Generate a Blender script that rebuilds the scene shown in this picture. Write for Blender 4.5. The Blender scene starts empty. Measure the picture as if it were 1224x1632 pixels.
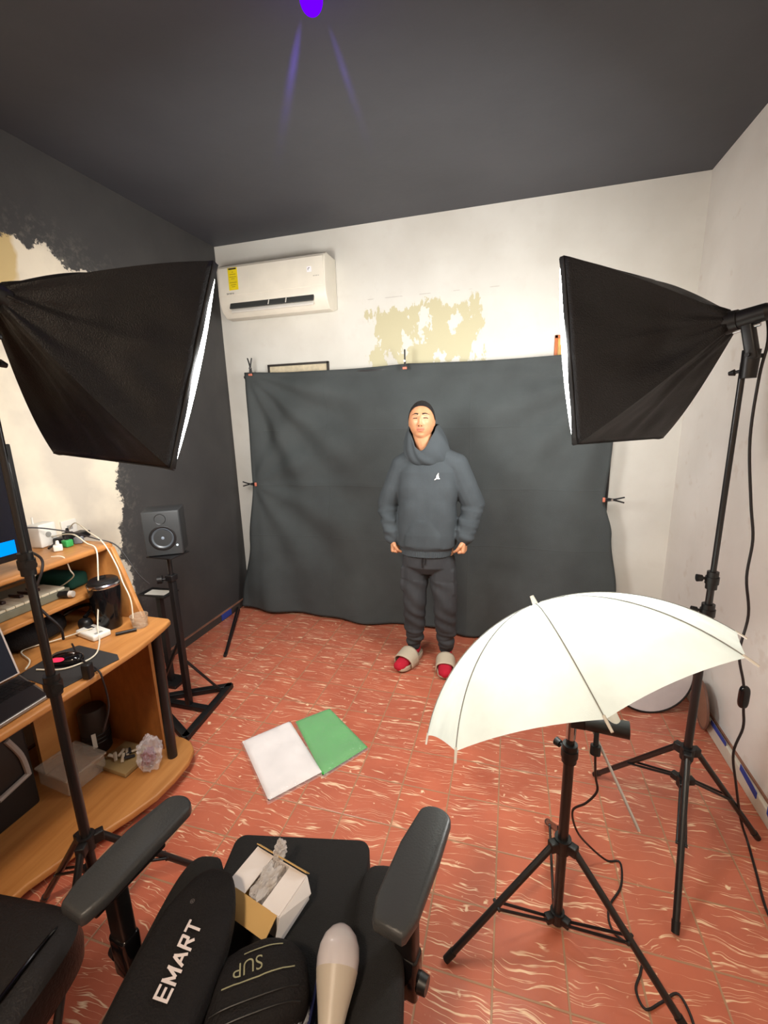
import bpy, bmesh, math, random
from mathutils import Vector, Matrix, Euler, noise
random.seed(7)
S = bpy.context.scene
COL = S.collection
PI = math.pi
V = Vector

# ------------------------------------------------------------------ camera
cam_d = bpy.data.cameras.new('camera'); cam = bpy.data.objects.new('camera', cam_d); COL.objects.link(cam)
F_PX = 692.33
cam_d.sensor_fit = 'VERTICAL'; cam_d.sensor_height = 36.0; cam_d.sensor_width = 27.0
cam_d.lens = F_PX / 1632 * 36.0
cam_d.clip_start = 0.02
pitch, yaw, roll = 0.219222779, -0.283961843, -0.0276477117
fwd0 = V((math.sin(yaw), math.cos(yaw), 0)); right0 = V((math.cos(yaw), -math.sin(yaw), 0)); up0 = V((0, 0, 1))
fw = fwd0*math.cos(pitch) - up0*math.sin(pitch)
uu = up0*math.cos(pitch) + fwd0*math.sin(pitch)
r_ = right0*math.cos(roll) + uu*math.sin(roll)
u_ = uu*math.cos(roll) - right0*math.sin(roll)
cam.matrix_world = Matrix(((r_.x, u_.x, -fw.x, 0), (r_.y, u_.y, -fw.y, 0), (r_.z, u_.z, -fw.z, 1.65), (0, 0, 0, 1)))
S.camera = cam

# ------------------------------------------------------------------ world, exposure, lamp powers
S.view_settings.view_transform = 'Standard'; S.view_settings.look = 'None'
S.view_settings.gamma = 1.0; S.view_settings.use_curve_mapping = False
S.view_settings.exposure = 0.10
w = bpy.data.worlds.new('world'); S.world = w; w.use_nodes = True
w.node_tree.nodes['Background'].inputs[0].default_value = (0.02, 0.02, 0.022, 1)
w.node_tree.nodes['Background'].inputs[1].default_value = 1.0
DIFF_L = 34.0       # emission of the two soft box faces
DIFF_R = 26.0
BULB_W = 8.5       # watts of the bulb under the umbrella
PURPLE_W = 1.0
FILL_W = 46.0       # watts of the added fill light behind the camera, no known source

# ------------------------------------------------------------------ materials
def lin(c):
    return tuple(((x/255)/12.92 if x/255 <= .04045 else ((x/255+.055)/1.055)**2.4) for x in c) + (1,)
MATS = {}
def mat(name, rgb, rough=.5, metal=0, bump=0, bscale=60, spec=.5, var=0, vscale=8, coat=0, sheen=0, emit=0, trans=0, alpha=1, ior=1.45, stretch=None):
    if name in MATS: return MATS[name]
    m = bpy.data.materials.new(name); m.use_nodes = True; nt = m.node_tree; b = nt.nodes['Principled BSDF']
    c = lin(rgb) if max(rgb) > 1 else tuple(rgb)+(1,)
    b.inputs['Base Color'].default_value = c; b.inputs['Roughness'].default_value = rough; b.inputs['Metallic'].default_value = metal
    b.inputs['Specular IOR Level'].default_value = spec; b.inputs['Coat Weight'].default_value = coat
    b.inputs['Sheen Weight'].default_value = sheen; b.inputs['IOR'].default_value = ior
    b.inputs['Transmission Weight'].default_value = trans; b.inputs['Alpha'].default_value = alpha
    if emit:
        b.inputs['Emission Color'].default_value = c; b.inputs['Emission Strength'].default_value = emit
    tc = nt.nodes.new('ShaderNodeTexCoord'); mp = nt.nodes.new('ShaderNodeMapping'); nt.links.new(tc.outputs['Object'], mp.inputs[0])
    if stretch: mp.inputs['Scale'].default_value = stretch
    n2 = nt.nodes.new('ShaderNodeTexNoise'); n2.inputs['Scale'].default_value = vscale; n2.inputs['Detail'].default_value = 5
    nt.links.new(mp.outputs[0], n2.inputs['Vector'])
    mx = nt.nodes.new('ShaderNodeMixRGB'); mx.blend_type = 'MULTIPLY'; mx.inputs[1].default_value = c
    rr = nt.nodes.new('ShaderNodeMapRange'); v = var if var else .06
    rr.inputs[1].default_value = .3; rr.inputs[2].default_value = .7; rr.inputs[3].default_value = 1-v; rr.inputs[4].default_value = 1+v*.3
    nt.links.new(n2.outputs[0], rr.inputs[0]); cc = nt.nodes.new('ShaderNodeCombineColor')
    for i in range(3): nt.links.new(rr.outputs[0], cc.inputs[i])
    mx.inputs[0].default_value = 1; nt.links.new(cc.outputs[0], mx.inputs[2]); nt.links.new(mx.outputs[0], b.inputs['Base Color'])
    if bump:
        n = nt.nodes.new('ShaderNodeTexNoise'); n.inputs['Scale'].default_value = bscale; n.inputs['Detail'].default_value = 4
        nt.links.new(mp.outputs[0], n.inputs['Vector'])
        bp = nt.nodes.new('ShaderNodeBump'); bp.inputs['Strength'].default_value = bump; bp.inputs['Distance'].default_value = .01
        nt.links.new(n.outputs[0], bp.inputs['Height']); nt.links.new(bp.outputs[0], b.inputs['Normal'])
    MATS[name] = m; return m
def emis(name, rgb, k):
    m = bpy.data.materials.new(name); m.use_nodes = True; nt = m.node_tree
    nt.nodes.remove(nt.nodes['Principled BSDF']); e = nt.nodes.new('ShaderNodeEmission')
    e.inputs[0].default_value = tuple(rgb)+(1,); e.inputs[1].default_value = k
    nt.links.new(e.outputs[0], nt.nodes['Material Output'].inputs[0]); return m
class NT:
    """tiny node-graph helper"""
    def __init__(s, name):
        s.m = bpy.data.materials.new(name); s.m.use_nodes = True; s.t = s.m.node_tree; s.b = s.t.nodes['Principled BSDF']
    def n(s, typ, **kw):
        x = s.t.nodes.new('ShaderNode'+typ)
        for k, v in kw.items(): setattr(x, k, v)
        return x
    def set(s, sock, v):
        if hasattr(v, 'is_output') or isinstance(v, bpy.types.NodeSocket): s.t.links.new(v, sock)
        else: sock.default_value = v
    def math(s, op, a, b=0, c=0, clamp=False):
        x = s.n('Math', operation=op); x.use_clamp = clamp
        s.set(x.inputs[0], a); s.set(x.inputs[1], b); s.set(x.inputs[2], c); return x.outputs[0]
    def noise(s, vec, scale, detail=3, rough=.5):
        x = s.n('TexNoise'); s.set(x.inputs['Vector'], vec); x.inputs['Scale'].default_value = scale
        x.inputs['Detail'].default_value = detail; x.inputs['Roughness'].default_value = rough; return x.outputs[0]
    def vec(s, a, b, c):
        x = s.n('CombineXYZ'); s.set(x.inputs[0], a); s.set(x.inputs[1], b); s.set(x.inputs[2], c); return x.outputs[0]
    def mix(s, f, a, b):
        x = s.n('MixRGB'); s.set(x.inputs[0], f); s.set(x.inputs[1], a); s.set(x.inputs[2], b); return x.outputs[0]
    def ramp(s, f, lo, hi, a=0, b=1):
        x = s.n('MapRange'); s.set(x.inputs[0], f); x.inputs[1].default_value = lo; x.inputs[2].default_value = hi
        x.inputs[3].default_value = a; x.inputs[4].default_value = b; return x.outputs[0]
    def bump(s, h, strength, dist=.01):
        x = s.n('Bump'); x.inputs['Strength'].default_value = strength; x.inputs['Distance'].default_value = dist
        s.set(x.inputs['Height'], h); s.t.links.new(x.outputs[0], s.b.inputs['Normal'])
    def pos(s):
        g = s.n('NewGeometry'); x = s.n('SeparateXYZ'); s.t.links.new(g.outputs['Position'], x.inputs[0])
        return g.outputs['Position'], x.outputs[0], x.outputs[1], x.outputs[2]

def floor_mat():
    N = NT('veined terracotta tile'); P, X, Y, Z = N.pos(); T = .212
    u = N.math('DIVIDE', N.math('SUBTRACT', X, .005), T); v = N.math('DIVIDE', N.math('SUBTRACT', Y, .98), T)
    iu = N.math('FLOOR', u); iv = N.math('FLOOR', v); fu = N.math('SUBTRACT', u, iu); fv = N.math('SUBTRACT', v, iv)
    wn = N.n('TexWhiteNoise'); wn.noise_dimensions = '3D'; N.set(wn.inputs['Vector'], N.vec(iu, iv, 0))
    rnd = wn.outputs['Value']
    off = N.math('MULTIPLY', rnd, 17.3)
    # veins: streaks that run across each tile, wavering, starting anew in every tile
    wav = N.noise(N.vec(N.math('ADD', X, off), Y, off), 4.5, 3)
    yy = N.math('ADD', N.math('MULTIPLY', Y, 52.0), N.math('MULTIPLY', wav, 6.0))
    vecv = N.vec(N.math('ADD', N.math('MULTIPLY', X, 2.6), off), yy, off)
    r1 = N.noise(vecv, 1.0, 1.5, .45)
    ridge = N.math('ABSOLUTE', N.math('SUBTRACT', r1, .5))
    wmod = N.noise(N.vec(N.math('ADD', N.math('MULTIPLY', X, 9.0), off), N.math('MULTIPLY', Y, 22.0), off), 1.0, 2)
    wid = N.ramp(wmod, .40, .76, .005, .044)
    vein = N.math('SUBTRACT', 1.0, N.math('DIVIDE', ridge, wid), clamp=True)
    vein = N.math('POWER', vein, .7)
    brk = N.ramp(N.noise(N.vec(N.math('ADD', X, off), N.math('MULTIPLY', Y, 2.5), 3.0), 11.0, 2), .38, .48)
    vein = N.math('MULTIPLY', vein, brk)
    speck = N.ramp(N.noise(P, 26.0, 3), .68, .74)
    vein = N.math('MAXIMUM', vein, speck)
    gd = N.math('MINIMUM', N.math('MINIMUM', fu, N.math('SUBTRACT', 1.0, fu)), N.math('MINIMUM', fv, N.math('SUBTRACT', 1.0, fv)))
    grout = N.ramp(gd, .010, .018, 1, 0)
    cl = N.noise(P, 5.0, 4)
    base = N.mix(N.ramp(cl, .3, .7), lin((182, 98, 74)), lin((202, 114, 86)))
    base = N.mix(N.math('MULTIPLY', rnd, .35), base, lin((172, 98, 80)))
    col = N.mix(N.math('MULTIPLY', vein, .82), base, lin((250, 222, 184)))
    col = N.mix(grout, col, lin((168, 128, 98)))
    N.set(N.b.inputs['Base Color'], col)
    N.b.inputs['Roughness'].default_value = .28; N.b.inputs['Specular IOR Level'].default_value = .5
    h = N.math('SUBTRACT', N.math('MULTIPLY', N.noise(P, 22.0, 3), .5), grout)
    N.bump(h, .35, .006); return N.m

def wall_back_mat():
    N = NT('cream wall paint with scraped patch'); P, X, Y, Z = N.pos()
    n1 = N.noise(P, 2.2, 5); n2 = N.noise(P, 11.0, 5)
    col = N.mix(N.ramp(n1, .35, .65), lin((221, 219, 210)), lin((210, 207, 197)))
    col = N.mix(N.ramp(n2, .55, .75, 0, .3), col, lin((206, 200, 190)))
    ln = N.math('MULTIPLY', N.ramp(N.math('ABSOLUTE', N.math('SUBTRACT', Z, 2.475)), 0, .004, 1, 0), N.ramp(N.math('ABSOLUTE', N.math('ADD', X, .57)), .46, .47, 1, 0))
    l2 = N.math('MULTIPLY', N.ramp(N.math('ABSOLUTE', N.math('ADD', X, 1.035)), 0, .004, 1, 0), N.ramp(N.math('ABSOLUTE', N.math('SUBTRACT', Z, 2.2)), .20, .21, 1, 0))
    ln = N.math('MULTIPLY', N.math('MAXIMUM', ln, l2), N.ramp(n2, .5, .56, 0, .6)); col = N.mix(ln, col, lin((168, 160, 150)))
    # yellow plaster where the paint is scraped off, stroke-like ragged border
    wob = N.math('MULTIPLY', N.math('SUBTRACT', N.noise(N.vec(N.math('MULTIPLY', X, 2.4), Y, Z), 5.0, 6, .6), .5), .42)
    d1 = N.math('SUBTRACT', .40, N.math('ABSOLUTE', N.math('ADD', X, .63)))
    d2 = N.math('SUBTRACT', .33, N.math('ABSOLUTE', N.math('SUBTRACT', Z, 2.08)))
    d = N.math('ADD', N.math('MINIMUM', d1, d2), wob)
    m = N.ramp(d, .0, .012)
    hol = N.ramp(N.noise(N.vec(N.math('MULTIPLY', X, 2.6), Y, N.math('MULTIPLY', Z, 1.6)), 3.6, 5, .6), .56, .58, 1, 0)
    m = N.math('MULTIPLY', m, hol)
    col = N.mix(m, col, lin((196, 189, 154)))
    N.set(N.b.inputs['Base Color'], col); N.b.inputs['Roughness'].default_value = .6
    N.bump(N.math('ADD', N.math('MULTIPLY', n2, .5), N.math('MULTIPLY', m, -.3)), .25, .01); return N.m
def wall_right_mat():
    N = NT('greyed cream wall paint'); P, X, Y, Z = N.pos()
    n1 = N.noise(P, 2.6, 5); n2 = N.noise(P, 9.0, 4)
    col = N.mix(N.ramp(n1, .35, .65), lin((232, 228, 221)), lin((222, 217, 209)))
    col = N.mix(N.ramp(n2, .62, .7, 0, .35), col, lin((204, 190, 174)))
    N.set(N.b.inputs['Base Color'], col); N.b.inputs['Roughness'].default_value = .55
    N.bump(n2, .2, .01); return N.m
def wall_left_mat():
    N = NT('wall half painted black'); P, X, Y, Z = N.pos()
    w1 = N.math('MULTIPLY', N.math('SUBTRACT', N.noise(P, 5.0, 3), .5), .22)
    w2 = N.math('MULTIPLY', N.math('SUBTRACT', N.noise(P, 45.0, 4, .7), .5), .10)
    wb = N.math('ADD', w1, w2)
    # the unpainted area ends at Y about 2.1 and Z about 2.5, leaning a little
    d1 = N.math('SUBTRACT', N.math('ADD', 2.07, N.math('MULTIPLY', N.math('SUBTRACT', Z, 1.3), .07)), Y)
    d2 = N.math('SUBTRACT', N.math('ADD', 2.54, N.math('MULTIPLY', N.math('SUBTRACT', 1.66, Y), .10)), Z)
    d = N.math('ADD', N.math('MINIMUM', d1, d2), wb)
    m = N.ramp(d, .0, .01)
    n1 = N.noise(P, 3.0, 4)
    wcol = N.mix(N.ramp(n1, .4, .62), lin((232, 222, 200)), lin((205, 196, 180)))
    py = N.math('MAXIMUM', N.math('ABSOLUTE', N.math('SUBTRACT', Y, 1.5)), N.math('ABSOLUTE', N.math('SUBTRACT', Z, 2.34)))
    pm = N.ramp(N.math('ADD', py, N.math('MULTIPLY', w1, 1.4)), .17, .2, 1, 0)
    wcol = N.mix(pm, wcol, lin((206, 182, 128)))
    bcol = N.mix(N.ramp(N.noise(P, 4.0, 4), .3, .7), lin((58, 57, 57)), lin((66, 65, 64)))
    thin = N.math('MULTIPLY', N.ramp(d, -.16, 0), N.ramp(N.noise(P, 30.0, 4, .7), .5, .7))
    bcol = N.mix(N.math('MULTIPLY', thin, .6), bcol, lin((120, 116, 106)))
    N.set(N.b.inputs['Base Color'], N.mix(m, bcol, wcol)); N.b.inputs['Roughness'].default_value = .6
    N.bump(N.noise(P, 14.0, 5), .22, .01); return N.m
def ceil_mat():
    N = NT('black ceiling paint'); P, X, Y, Z = N.pos()
    N.set(N.b.inputs['Base Color'], N.mix(N.ramp(N.noise(P, 1.6, 5), .3, .7), lin((62, 63, 68)), lin((70, 71, 76))))
    N.b.inputs['Roughness'].default_value = .6; N.bump(N.noise(P, 9.0, 5), .2, .01); return N.m
def wood_mat(name, a, b_, scale=1.0, rough=.42):
    N = NT(name); tc = N.n('TexCoord'); P = tc.outputs['Object']
    x = N.n('SeparateXYZ'); N.set(x.inputs[0], P)
    v = N.vec(N.math('MULTIPLY', x.outputs[0], 14*scale), N.math('MULTIPLY', x.outputs[1], 1.2*scale), N.math('MULTIPLY', x.outputs[2], 6*scale))
    g = N.noise(v, 2.0, 6, .6)
    N.set(N.b.inputs['Base Color'], N.mix(N.ramp(g, .35, .65), lin(a), lin(b_))); N.b.inputs['Roughness'].default_value = rough
    N.bump(g, .08, .004); return N.m
def cloth_mat(name, rgb, translucent=0.0, k=.25, rough=.9, sc=420):
    N = NT(name); P, X, Y, Z = N.pos()
    n = N.noise(P, 7.0, 4); w_ = N.noise(P, sc, 2)
    c = N.mix(N.ramp(n, .3, .7, 0, 1), lin(rgb), lin(tuple(min(255, x*1.08+2) for x in rgb)))
    N.set(N.b.inputs['Base Color'], c); N.b.inputs['Roughness'].default_value = rough; N.b.inputs['Specular IOR Level'].default_value = .2
    N.bump(N.math('ADD', w_, N.math('MULTIPLY', n, 3.0)), k, .004)
    if translucent:
        tr = N.n('BsdfTranslucent'); N.set(tr.inputs[0], c); mx = N.n('MixShader'); mx.inputs[0].default_value = translucent
        N.t.links.new(N.b.outputs[0], mx.inputs[1]); N.t.links.new(tr.outputs[0], mx.inputs[2])
        N.t.links.new(mx.outputs[0], N.t.nodes['Material Output'].inputs[0])
    return N.m
def backdrop_mat():
    N = NT('charcoal backdrop cloth'); P, X, Y, Z = N.pos()
    def crease(c, c0, w_):
        return N.ramp(N.math('ABSOLUTE', N.math('SUBTRACT', c, c0)), 0, w_, 1, 0)
    cr = crease(X, -.27, .008)
    for z0 in (1.55, 1.12, .7): cr = N.math('MAXIMUM', cr, crease(Z, z0, .007))
    cr = N.math('MAXIMUM', cr, crease(X, -1.35, .008))
    n = N.noise(P, 5.0, 4)
    N.set(N.b.inputs['Base Color'], N.mix(N.ramp(n, .3, .7), lin((65, 69, 69)), lin((72, 77, 77))))
    N.b.inputs['Roughness'].default_value = .85; N.b.inputs['Specular IOR Level'].default_value = .25
    N.bump(N.math('ADD', N.math('MULTIPLY', cr, .6), N.math('ADD', N.noise(P, 300.0, 2), N.math('MULTIPLY', n, 2.0))), .35, .006)
    return N.m
def film_mat(name, tint=(.9, .9, .92), a=.35):
    N = NT(name); N.b.inputs['Base Color'].default_value = tuple(tint)+(1,); N.b.inputs['Roughness'].default_value = .08
    N.b.inputs['Alpha'].default_value = a; P, X, Y, Z = N.pos(); N.bump(N.noise(P, 60.0, 4), .8, .01); return N.m

M_floor, M_ceil = floor_mat(), ceil_mat()
M_desk = wood_mat('honey laminate', (188, 130, 72), (170, 112, 58))
M_desk_in = wood_mat('honey laminate board', (170, 108, 52), (152, 94, 44))
M_black = mat('black plastic', (22, 21, 22), .42)
M_blk_metal = mat('black painted metal', (26, 24, 25), .32, spec=.6)
M_blk_gloss = mat('gloss black', (16, 15, 17), .12)
M_soft = cloth_mat('softbox nylon', (27, 26, 27), 0, .5, .42, 300)
M_chrome = mat('chrome', (200, 200, 205), .2, 1)
M_white_pl = mat('white plastic', (226, 222, 212), .35)
M_cord = mat('black cord rubber', (30, 24, 25), .5)
M_wcord = mat('white cord rubber', (214, 205, 185), .5)
M_leather = mat('black leatherette', (30, 27, 27), .45, bump=.25, bscale=160)
M_mesh = mat('black woven seat fabric', (27, 26, 26), .85, bump=.5, bscale=500)
M_arm = mat('charcoal foam armrest', (60, 62, 64), .40, bump=.1, bscale=200)
M_nylon = cloth_mat('black bag nylon', (24, 22, 23), 0, .6, .75, 260)
M_print = mat('white print', (222, 212, 212), .6)

# ------------------------------------------------------------------ mesh helpers
def newbm(): return bmesh.new()
def box(bm, c, s, rot=None, bev=0):
    r = bmesh.ops.create_cube(bm, size=1)
    vs = r['verts']; M = Matrix.Translation(V(c)) @ (rot.to_4x4() if rot else Matrix.Identity(4)) @ Matrix.Diagonal((s[0], s[1], s[2], 1))
    bmesh.ops.transform(bm, matrix=M, verts=vs)
    if bev:
        es = list({e for v in vs for e in v.link_edges})
        bmesh.ops.bevel(bm, geom=es, offset=bev, segments=3, profile=.5, affect='EDGES')
    return bm
def frame_of(d):
    d = d.normalized(); a = V((0, 0, 1)) if abs(d.z) < .9 else V((1, 0, 0))
    s = d.cross(a).normalized(); return s, s.cross(d).normalized()
def cyl(bm, p0, p1, r0, r1=None, seg=20, cap=True):
    p0, p1 = V(p0), V(p1); r1 = r0 if r1 is None else r1; s, t = frame_of(p1-p0)
    A = [bm.verts.new(p0+(s*math.cos(2*PI*k/seg)+t*math.sin(2*PI*k/seg))*r0) for k in range(seg)]
    B = [bm.verts.new(p1+(s*math.cos(2*PI*k/seg)+t*math.sin(2*PI*k/seg))*r1) for k in range(seg)]
    for k in range(seg): bm.faces.new((A[k], A[(k+1) % seg], B[(k+1) % seg], B[k]))
    if cap: bm.faces.new(A[::-1]); bm.faces.new(B)
    return bm
def smooth_path(pts, n=6):
    pts = [V(p) for p in pts]; out = []
    for i in range(len(pts)-1):
        p0 = pts[max(i-1, 0)]; p1 = pts[i]; p2 = pts[i+1]; p3 = pts[min(i+2, len(pts)-1)]
        for k in range(n):
            t = k/n
            out.append(.5*((2*p1)+(-p0+p2)*t+(2*p0-5*p1+4*p2-p3)*t*t+(-p0+3*p1-3*p2+p3)*t**3))
    out.append(pts[-1]); return out
def tube(bm, pts, r, seg=10, n=6, smooth=True):
    P = smooth_path(pts, n) if smooth else [V(p) for p in pts]
    prev = None; rings = []
    for i, p in enumerate(P):
        d = (P[min(i+1, len(P)-1)]-P[max(i-1, 0)]).normalized()
        if prev is None: s, t = frame_of(d)
        else:
            s = (prev - d*prev.dot(d)).normalized(); t = s.cross(d)
        prev = s; rr = r(i/(len(P)-1)) if callable(r) else r
        rings.append([bm.verts.new(p+(s*math.cos(2*PI*k/seg)+t*math.sin(2*PI*k/seg))*rr) for k in range(seg)])
    for a, b in zip(rings, rings[1:]):
        for k in range(seg): bm.faces.new((a[k], a[(k+1) % seg], b[(k+1) % seg], b[k]))
    bm.faces.new(rings[0][::-1]); bm.faces.new(rings[-1]); return bm
def lathe(bm, prof, M=Matrix.Identity(4), seg=32, cap=True):
    rings = []
    for r, z in prof:
        rings.append([bm.verts.new(M @ V((r*math.cos(2*PI*k/seg), r*math.sin(2*PI*k/seg), z))) for k in range(seg)])
    for a, b in zip(rings, rings[1:]):
        for k in range(seg): bm.faces.new((a[k], a[(k+1) % seg], b[(k+1) % seg], b[k]))
    if cap: bm.faces.new(rings[0][::-1]); bm.faces.new(rings[-1])
    return bm
def prism(bm, poly, z0, z1, axis='z', bev=0):
    def mk(a, b, c): return V((a, b, c)) if axis == 'z' else (V((a, c, b)) if axis == 'y' else V((c, a, b)))
    A = [bm.verts.new(mk(a, b, z0)) for a, b in poly]; B = [bm.verts.new(mk(a, b, z1)) for a, b in poly]
    n = len(poly); f = [bm.faces.new(A[::-1]), bm.faces.new(B)]
    for k in range(n): f.append(bm.faces.new((A[k], A[(k+1) % n], B[(k+1) % n], B[k])))
    bmesh.ops.recalc_face_normals(bm, faces=f)
    if bev:
        es = [e for e in bm.edges if (e.verts[0] in A and e.verts[1] in A) or (e.verts[0] in B and e.verts[1] in B)]
        bmesh.ops.bevel(bm, geom=es, offset=bev, segments=3, profile=.5, affect='EDGES')
    return bm
def grid(bm, f, nu, nv, closed_u=False):
    G = [[bm.verts.new(f(i/nu, j/nv)) for j in range(nv+1)] for i in range(nu if closed_u else nu+1)]
    n = len(G)
    for i in range(nu):
        for j in range(nv):
            a, b = G[i % n], G[(i+1) % n]; bm.faces.new((a[j], b[j], b[j+1], a[j+1]))
    return G
def superell(bm, c, s, e1=.6, e2=.6, M=Matrix.Identity(3), nu=40, nv=20, fn=None):
    sg = lambda x, p: math.copysign(abs(x)**p, x)
    def f(u, v):
        a = 2*PI*u; q_ = (2*v-1)*.997; b = math.copysign(PI/2*(1-(1-abs(q_))**(1/e1)), q_)
        p = V((s[0]*sg(math.cos(b), e1)*sg(math.cos(a), e2), s[1]*sg(math.cos(b), e1)*sg(math.sin(a), e2), s[2]*sg(math.sin(b), e1)))
        if fn: p = fn(p)
        return V(c)+M@p
    G = grid(bm, f, nu, nv, True); bm.faces.new([g[0] for g in G]); bm.faces.new([g[-1] for g in G]); bmesh.ops.remove_doubles(bm, verts=bm.verts, dist=.0002); return bm
def capsule(bm, p0, p1, r0, r1, seg=16):
    p0, p1 = V(p0), V(p1)
    cyl(bm, p0, p1, r0, r1, seg)
    for p, r in ((p0, r0), (p1, r1)): bmesh.ops.create_uvsphere(bm, u_segments=seg, v_segments=10, radius=r, matrix=Matrix.Translation(p))
def ellip(bm, c, s, R=None, seg=24):
    M = Matrix.Translation(V(c)) @ (R.to_4x4() if R else Matrix.Identity(4)) @ Matrix.Diagonal((s[0], s[1], s[2], 1))
    bmesh.ops.create_uvsphere(bm, u_segments=seg, v_segments=seg//2+2, radius=1, matrix=M)
def fuse(bm, voxel, it=4, fac=.5):
    me = bpy.data.meshes.new('tmp'); bm.to_mesh(me); bm.free(); o = bpy.data.objects.new('tmp', me); COL.objects.link(o)
    m = o.modifiers.new('r', 'REMESH'); m.mode = 'VOXEL'; m.voxel_size = voxel
    if it:
        s = o.modifiers.new('s', 'SMOOTH'); s.factor = fac; s.iterations = it
    dg = bpy.context.evaluated_depsgraph_get(); dg.update()
    me2 = bpy.data.meshes.new_from_object(o.evaluated_get(dg)); bpy.data.objects.remove(o); bpy.data.meshes.remove(me)
    b = bmesh.new(); b.from_mesh(me2); bpy.data.meshes.remove(me2); return b

def obj(name, bm, m, parent=None, origin=None, smooth=True, local=False, label=None, recalc=True, angle=40):
    """link bm (world coordinates unless local) as one mesh object"""
    if recalc: bmesh.ops.recalc_face_normals(bm, faces=bm.faces)
    me = bpy.data.meshes.new(name); o = bpy.data.objects.new(name, me); COL.objects.link(o)
    if parent is not None:
        o.parent = parent
        if not local:
            W = Matrix.Identity(4); q = parent; ch = []
            while q is not None: ch.append(q.matrix_basis.copy()); q = q.parent
            for mm in reversed(ch): W = W @ mm
            bmesh.ops.transform(bm, matrix=W.inverted(), verts=bm.verts)
    elif not local:
        if origin is None:
            xs = [v.co for v in bm.verts]
            origin = V((sum(v.x for v in xs)/len(xs), sum(v.y for v in xs)/len(xs), min(v.z for v in xs)))
        origin = V(origin); o.location = origin
        bmesh.ops.translate(bm, vec=-origin, verts=bm.verts)
    if smooth:
        ca = math.cos(math.radians(angle))
        for f in bm.faces: f.smooth = True
        for e in bm.edges:
            if len(e.link_faces) == 2:
                if e.link_faces[0].normal.dot(e.link_faces[1].normal) < ca: e.smooth = False
    bm.to_mesh(me); bm.free()
    for x in (m if isinstance(m, (list, tuple)) else [m]): me.materials.append(x)
    if label: o['label'] = label
    return o
def tag(o, label, cat, group=None, kind=None):
    o['label'] = label; o['category'] = cat
    if group: o['group'] = group
    if kind: o['kind'] = kind
    return o
def thing(name, label, cat, loc=(0, 0, 0), rotz=0, group=None):
    o = bpy.data.objects.new(name, None); o.empty_display_size = .05; COL.objects.link(o)
    o.location = loc; o.rotation_euler = (0, 0, rotz); tag(o, label, cat, group)
    o.matrix_basis = Matrix.Translation(V(loc)) @ Matrix.Rotation(rotz, 4, 'Z'); return o
def struct(name, bm, m, parent=None, label=None):
    o = obj(name, bm, m, parent, origin=(0, 0, 0) if parent is None else None, smooth=False)
    if parent is None: o['kind'] = 'structure'
    if label: o['label'] = label
    return o
B = newbm

# ------------------------------------------------------------------ room shell
XL, XR, YB, YF, ZC = -2.28, 1.06, 3.27, -1.6, 2.97
t = .12
struct('floor', box(B(), ((XL+XR)/2, (YB+YF)/2, -t/2), (XR-XL+2*t, YB-YF+2*t, t)), M_floor)
struct('ceiling', box(B(), ((XL+XR)/2, (YB+YF)/2, ZC+t/2), (XR-XL+2*t, YB-YF+2*t, t)), M_ceil)
struct('wall_left', box(B(), (XL-t/2, (YB+YF)/2, ZC/2), (t, YB-YF+2*t, ZC)), wall_left_mat())
struct('wall_right', box(B(), (XR+t/2, (YB+YF)/2, ZC/2), (t, YB-YF+2*t, ZC)), wall_right_mat())
struct('wall_back', box(B(), ((XL+XR)/2, YB+t/2, ZC/2), (XR-XL, t, ZC)), wall_back_mat())
struct('wall_front', box(B(), ((XL+XR)/2, YF-t/2, ZC/2), (XR-XL, t, ZC)), wall_right_mat())
M_trim = mat('cream skirting paint', (208, 200, 184), .5, bump=.15, bscale=20, var=.12)
M_gap = mat('brown plaster edge', (150, 104, 84), .8, bump=.4, bscale=50, var=.3)
struct('baseboard_right', box(B(), (XR-.012, (YB+YF)/2, .036), (.024, YB-YF, .072), bev=.006), M_trim)
struct('trim_1', box(B(), (XR-.004, (YB+YF)/2, .077), (.008, YB-YF, .010)), M_gap)
struct('baseboard_left', box(B(), (XL+.006, (YB+YF)/2, .030), (.012, YB-YF, .060)), mat('dark skirting', (62, 56, 52), .7))
struct('trim_2', box(B(), (XL+.008, (YB+YF)/2, .064), (.016, YB-YF, .008)), M_gap)
struct('baseboard_back', box(B(), ((XL+XR)/2, YB-.008, .03), (XR-XL-.03, .016, .06)), M_gap)
M_tape = mat('blue masking tape', (48, 66, 150), .7)
def tape(pts, lab):
    b = B(); prism(b, pts, XR-.0275, XR-.0005 if False else XR-.0245, 'x'); o = obj('masking_tape', b, M_tape, smooth=False)
    tag(o, lab, 'tape', 'blue masking tape strips on the skirting')
tape([(2.14, .070), (2.30, .068), (2.30, .092), (2.14, .090)], 'blue masking tape strip on right skirting, farthest back beside the round disc')
tape([(1.86, .050), (2.00, .068), (2.00, .095), (1.86, .080)], 'wide blue masking tape piece on right skirting beside the stand leg')
tape([(1.70, .030), (1.78, .060), (1.78, .095), (1.70, .088)], 'blue masking tape piece on right skirting at the photo edge')
b = B(); box(b, (XL+.018, 2.90, .035), (.006, .13, .05)); tag(obj('masking_tape', b, M_tape, smooth=False), 'blue masking tape patch low on the black left wall near the backdrop', 'tape', 'blue masking tape strips on the skirting')

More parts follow.
